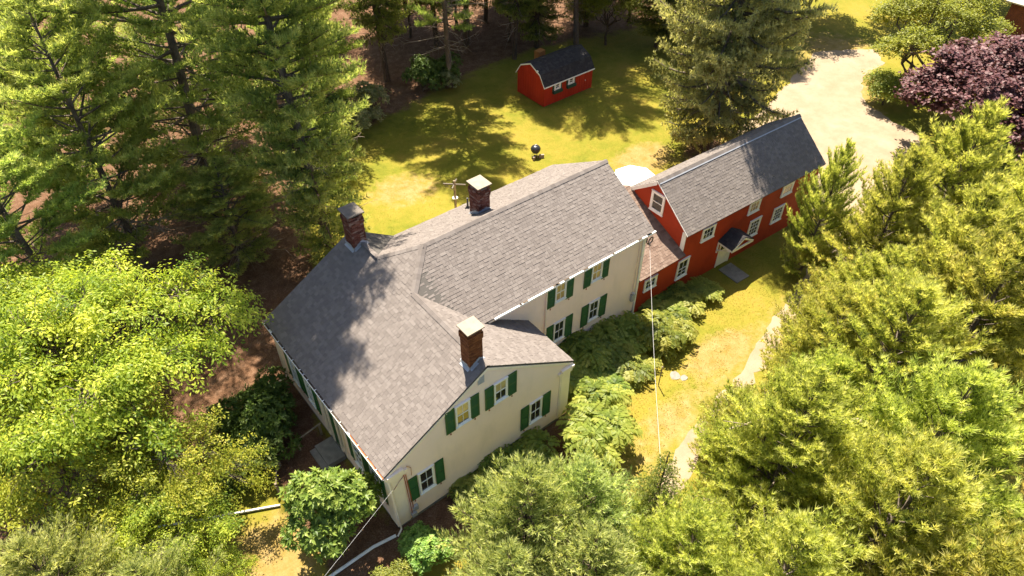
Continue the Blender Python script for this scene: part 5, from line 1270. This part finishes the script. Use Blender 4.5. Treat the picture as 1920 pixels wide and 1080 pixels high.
# --- woods behind the lawn
HG = "trees at the woods edge behind the shed"
for (pr, x, y, h, sxy, rz, lab) in (
    (HK[1], 32.3, 38.8, 24, .95, .2, "dark hemlock with a straight trunk left of the shed, second row"),
    (HK[1], 29.8, 40.2, 22, .9, 1.2, "dark hemlock just left of the straight trunked one"),
    (OP[1], 40.6, 32.2, 29, .70, 2.6, "tall pine with a thick pale trunk right behind the shed"),
    (HK[0], 37.4, 34.4, 21, .85, 3.6, "dark hemlock directly behind the shed's ridge"),
    (HK[0], 46.6, 27.2, 20, 1.15, 4.6, "broad dark hemlock between the shed and the olive spruce"),
    (HK[1], 27.4, 46.5, 23, .9, 5.2, "slim hemlock with a thin trunk on the bare brown floor"),
    (BD, 37.0, 42.0, 17, 1.0, .7, "leafy tree deep behind the shed"),
    (HK[0], 44.5, 35.0, 22, 1.0, 1.7, "dark hemlock behind the thick pale trunk"),
    (BD, 51.0, 29.5, 15, 1.0, 2.9, "leafy tree behind the broad dark hemlock"),
    (HK[1], 22.6, 37.5, 26, .95, 2.9, "tall hemlock left of the lawn shrubs"),
    (OP[1], 26.4, 33.2, 30, .62, 4.0, "tall slender pine casting its shade over the lawn"),
    (HK[1], 34.2, 33.8, 25, .8, 5.9, "tall hemlock close behind the shed's left corner"),
    (HK[0], 41.0, 44.0, 24, 1.0, .9, "dark tree in the back row above the shed"),
    (HK[1], 32.0, 49.0, 24, 1.0, 2.2, "dark tree in the back row left of the shed"),
    (HK[0], 23.0, 52.0, 24, 1.0, 3.3, "dark tree in the back row above the brown floor"),
    (HK[0], 55.5, 24.6, 19, 1.0, 4.1, "dark conifer behind the drive right of the olive spruce"),
    (BD, 63.5, 22.0, 12, .95, 5.0, "leafy tree behind the end of the drive"),
    (HK[0], 60.0, 30.0, 20, 1.1, .1, "dark conifer in the back row behind the drive"),
    (BD, 72.0, 15.5, 11, .95, 1.4, "leafy tree at the far lawn beyond the maple"),
    (BD, 82.0, 14.0, 13, 1.1, 2.4, "leafy tree beside the far brown house"),
    (BD, 36.2, 37.0, 8.5, .60, 3.3, "low leafy tree between the hemlocks behind the shed"),
    (BD, 39.6, 37.2, 9.0, .62, 1.1, "bright leafy tree seen between the trunks behind the shed"),
    (BD, 43.0, 30.6, 7.0, .55, 4.4, "low leafy tree beside the broad dark hemlock"),
    (BD, 29.0, 43.6, 8.0, .60, 2.0, "low leafy tree at the back of the bare brown floor"),
    (BD, 48.5, 33.0, 9.0, .70, .6, "leafy tree between the dark conifers right of the shed"),
    (BD, 33.8, 42.5, 9.5, .70, 5.6, "bright leafy tree in the second row left of the shed"),
    (HK[1], 50.0, 40.0, 24, 1.1, 3.0, "dark conifer in the back row above the broad hemlock")):
    plant("woodland_tree", pr, x, y, lab, "tree", HG, rz=rz, sz=h/pr['H'], sxy=sxy)
for (pr, x, y, s, lab) in ((RH[0], 24.3, 34.2, 1.15, "dark round shrub at the woods edge left of the shed"), (RH[1], 26.5, 34.0, 1.0, "dark shrub beside the pale laurel left of the shed"), (PB, 26.2, 33.0, .85, "pale leaved laurel between the dark shrubs and the lawn"), (PB, 17.6, 32.6, 1.35, "pale laurel at the left end of the woods edge"), (PB, 15.6, 31.0, 1.1, "pale low laurel at the lawn's upper left corner"), (RH[1], 13.6, 31.4, 1.3, "dark shrub under the feathery bright pine"),
    (RH[0], 7.4, 15.2, .8, "dark shrub on the brown ground behind the back gable"), (PB, 5.4, 16.2, .7, "pale laurel on the brown ground behind the back gable")):
    plant("shrub", pr, x, y, lab, "shrub", "shrubs at the edges of the back lawn", rz=x, s=s)

# --- grass blades over the lawns
q_ = np.random.default_rng(77)
NG = 50000
gx_ = np.concatenate([q_.uniform(8, 31, NG//2), q_.uniform(5, 50, NG//2)]); gy_ = np.concatenate([q_.uniform(-8, 3.2, NG//2), q_.uniform(11.5, 35, NG//2)])
ok = np.ones(NG, bool)
ok &= ~((gx_ > -.2) & (gx_ < 10.6) & (gy_ > -.3) & (gy_ < 11.6)) & ~((gx_ > 10) & (gx_ < 35.2) & (gy_ > 2.4) & (gy_ < 11.4))
trk = [(7, -7.9), (12, -5.7), (17, -4.5), (21.6, -3.8), (25.3, -2.6), (31, -1.7), (37, -.4)]
ok &= seg_dist(gx_, gy_, trk) > 1.05
ok &= seg_dist(gx_, gy_, [(39, 4), (44, 6), (50, 9), (58, 14)]) > 5.0
ok &= ~((gy_ > 31.5 - .18*(30-gx_)*(gx_ < 30)) & (gx_ < 40)) & ~((gx_ < 4.5 + .45*(gy_-14)) & (gy_ > 10)) & ~((gx_ > 30.3) & (gx_ < 36.3) & (gy_ > 25) & (gy_ < 29))
gx_, gy_ = gx_[ok], gy_[ok]
clump = .5 + .5*np.sin(gx_*1.7+np.sin(gy_*1.3))*np.cos(gy_*1.9+np.sin(gx_*.8))
k_ = q_.random(len(gx_)) < .35+.65*clump
gx_, gy_, clump = gx_[k_], gy_[k_], clump[k_]
P_ = np.stack([gx_, gy_, zg(gx_, gy_)-.01], 1); D_ = np.stack([q_.normal(0, .35, len(gx_)), q_.normal(0, .35, len(gx_)), np.ones(len(gx_))], 1)
V_, F_, t_ = blades(P_, D_, .055, 3, .034, q_, (.15, 1.1), np.clip(.72-.42*clump+q_.normal(0, .16, len(gx_)), 0, 1))
tag(link_mesh("grass", np_mesh("grass", V_, F_, M['grass'], t_)), "short sunlit grass blades on the front and back lawns", "grass", kind="stuff")
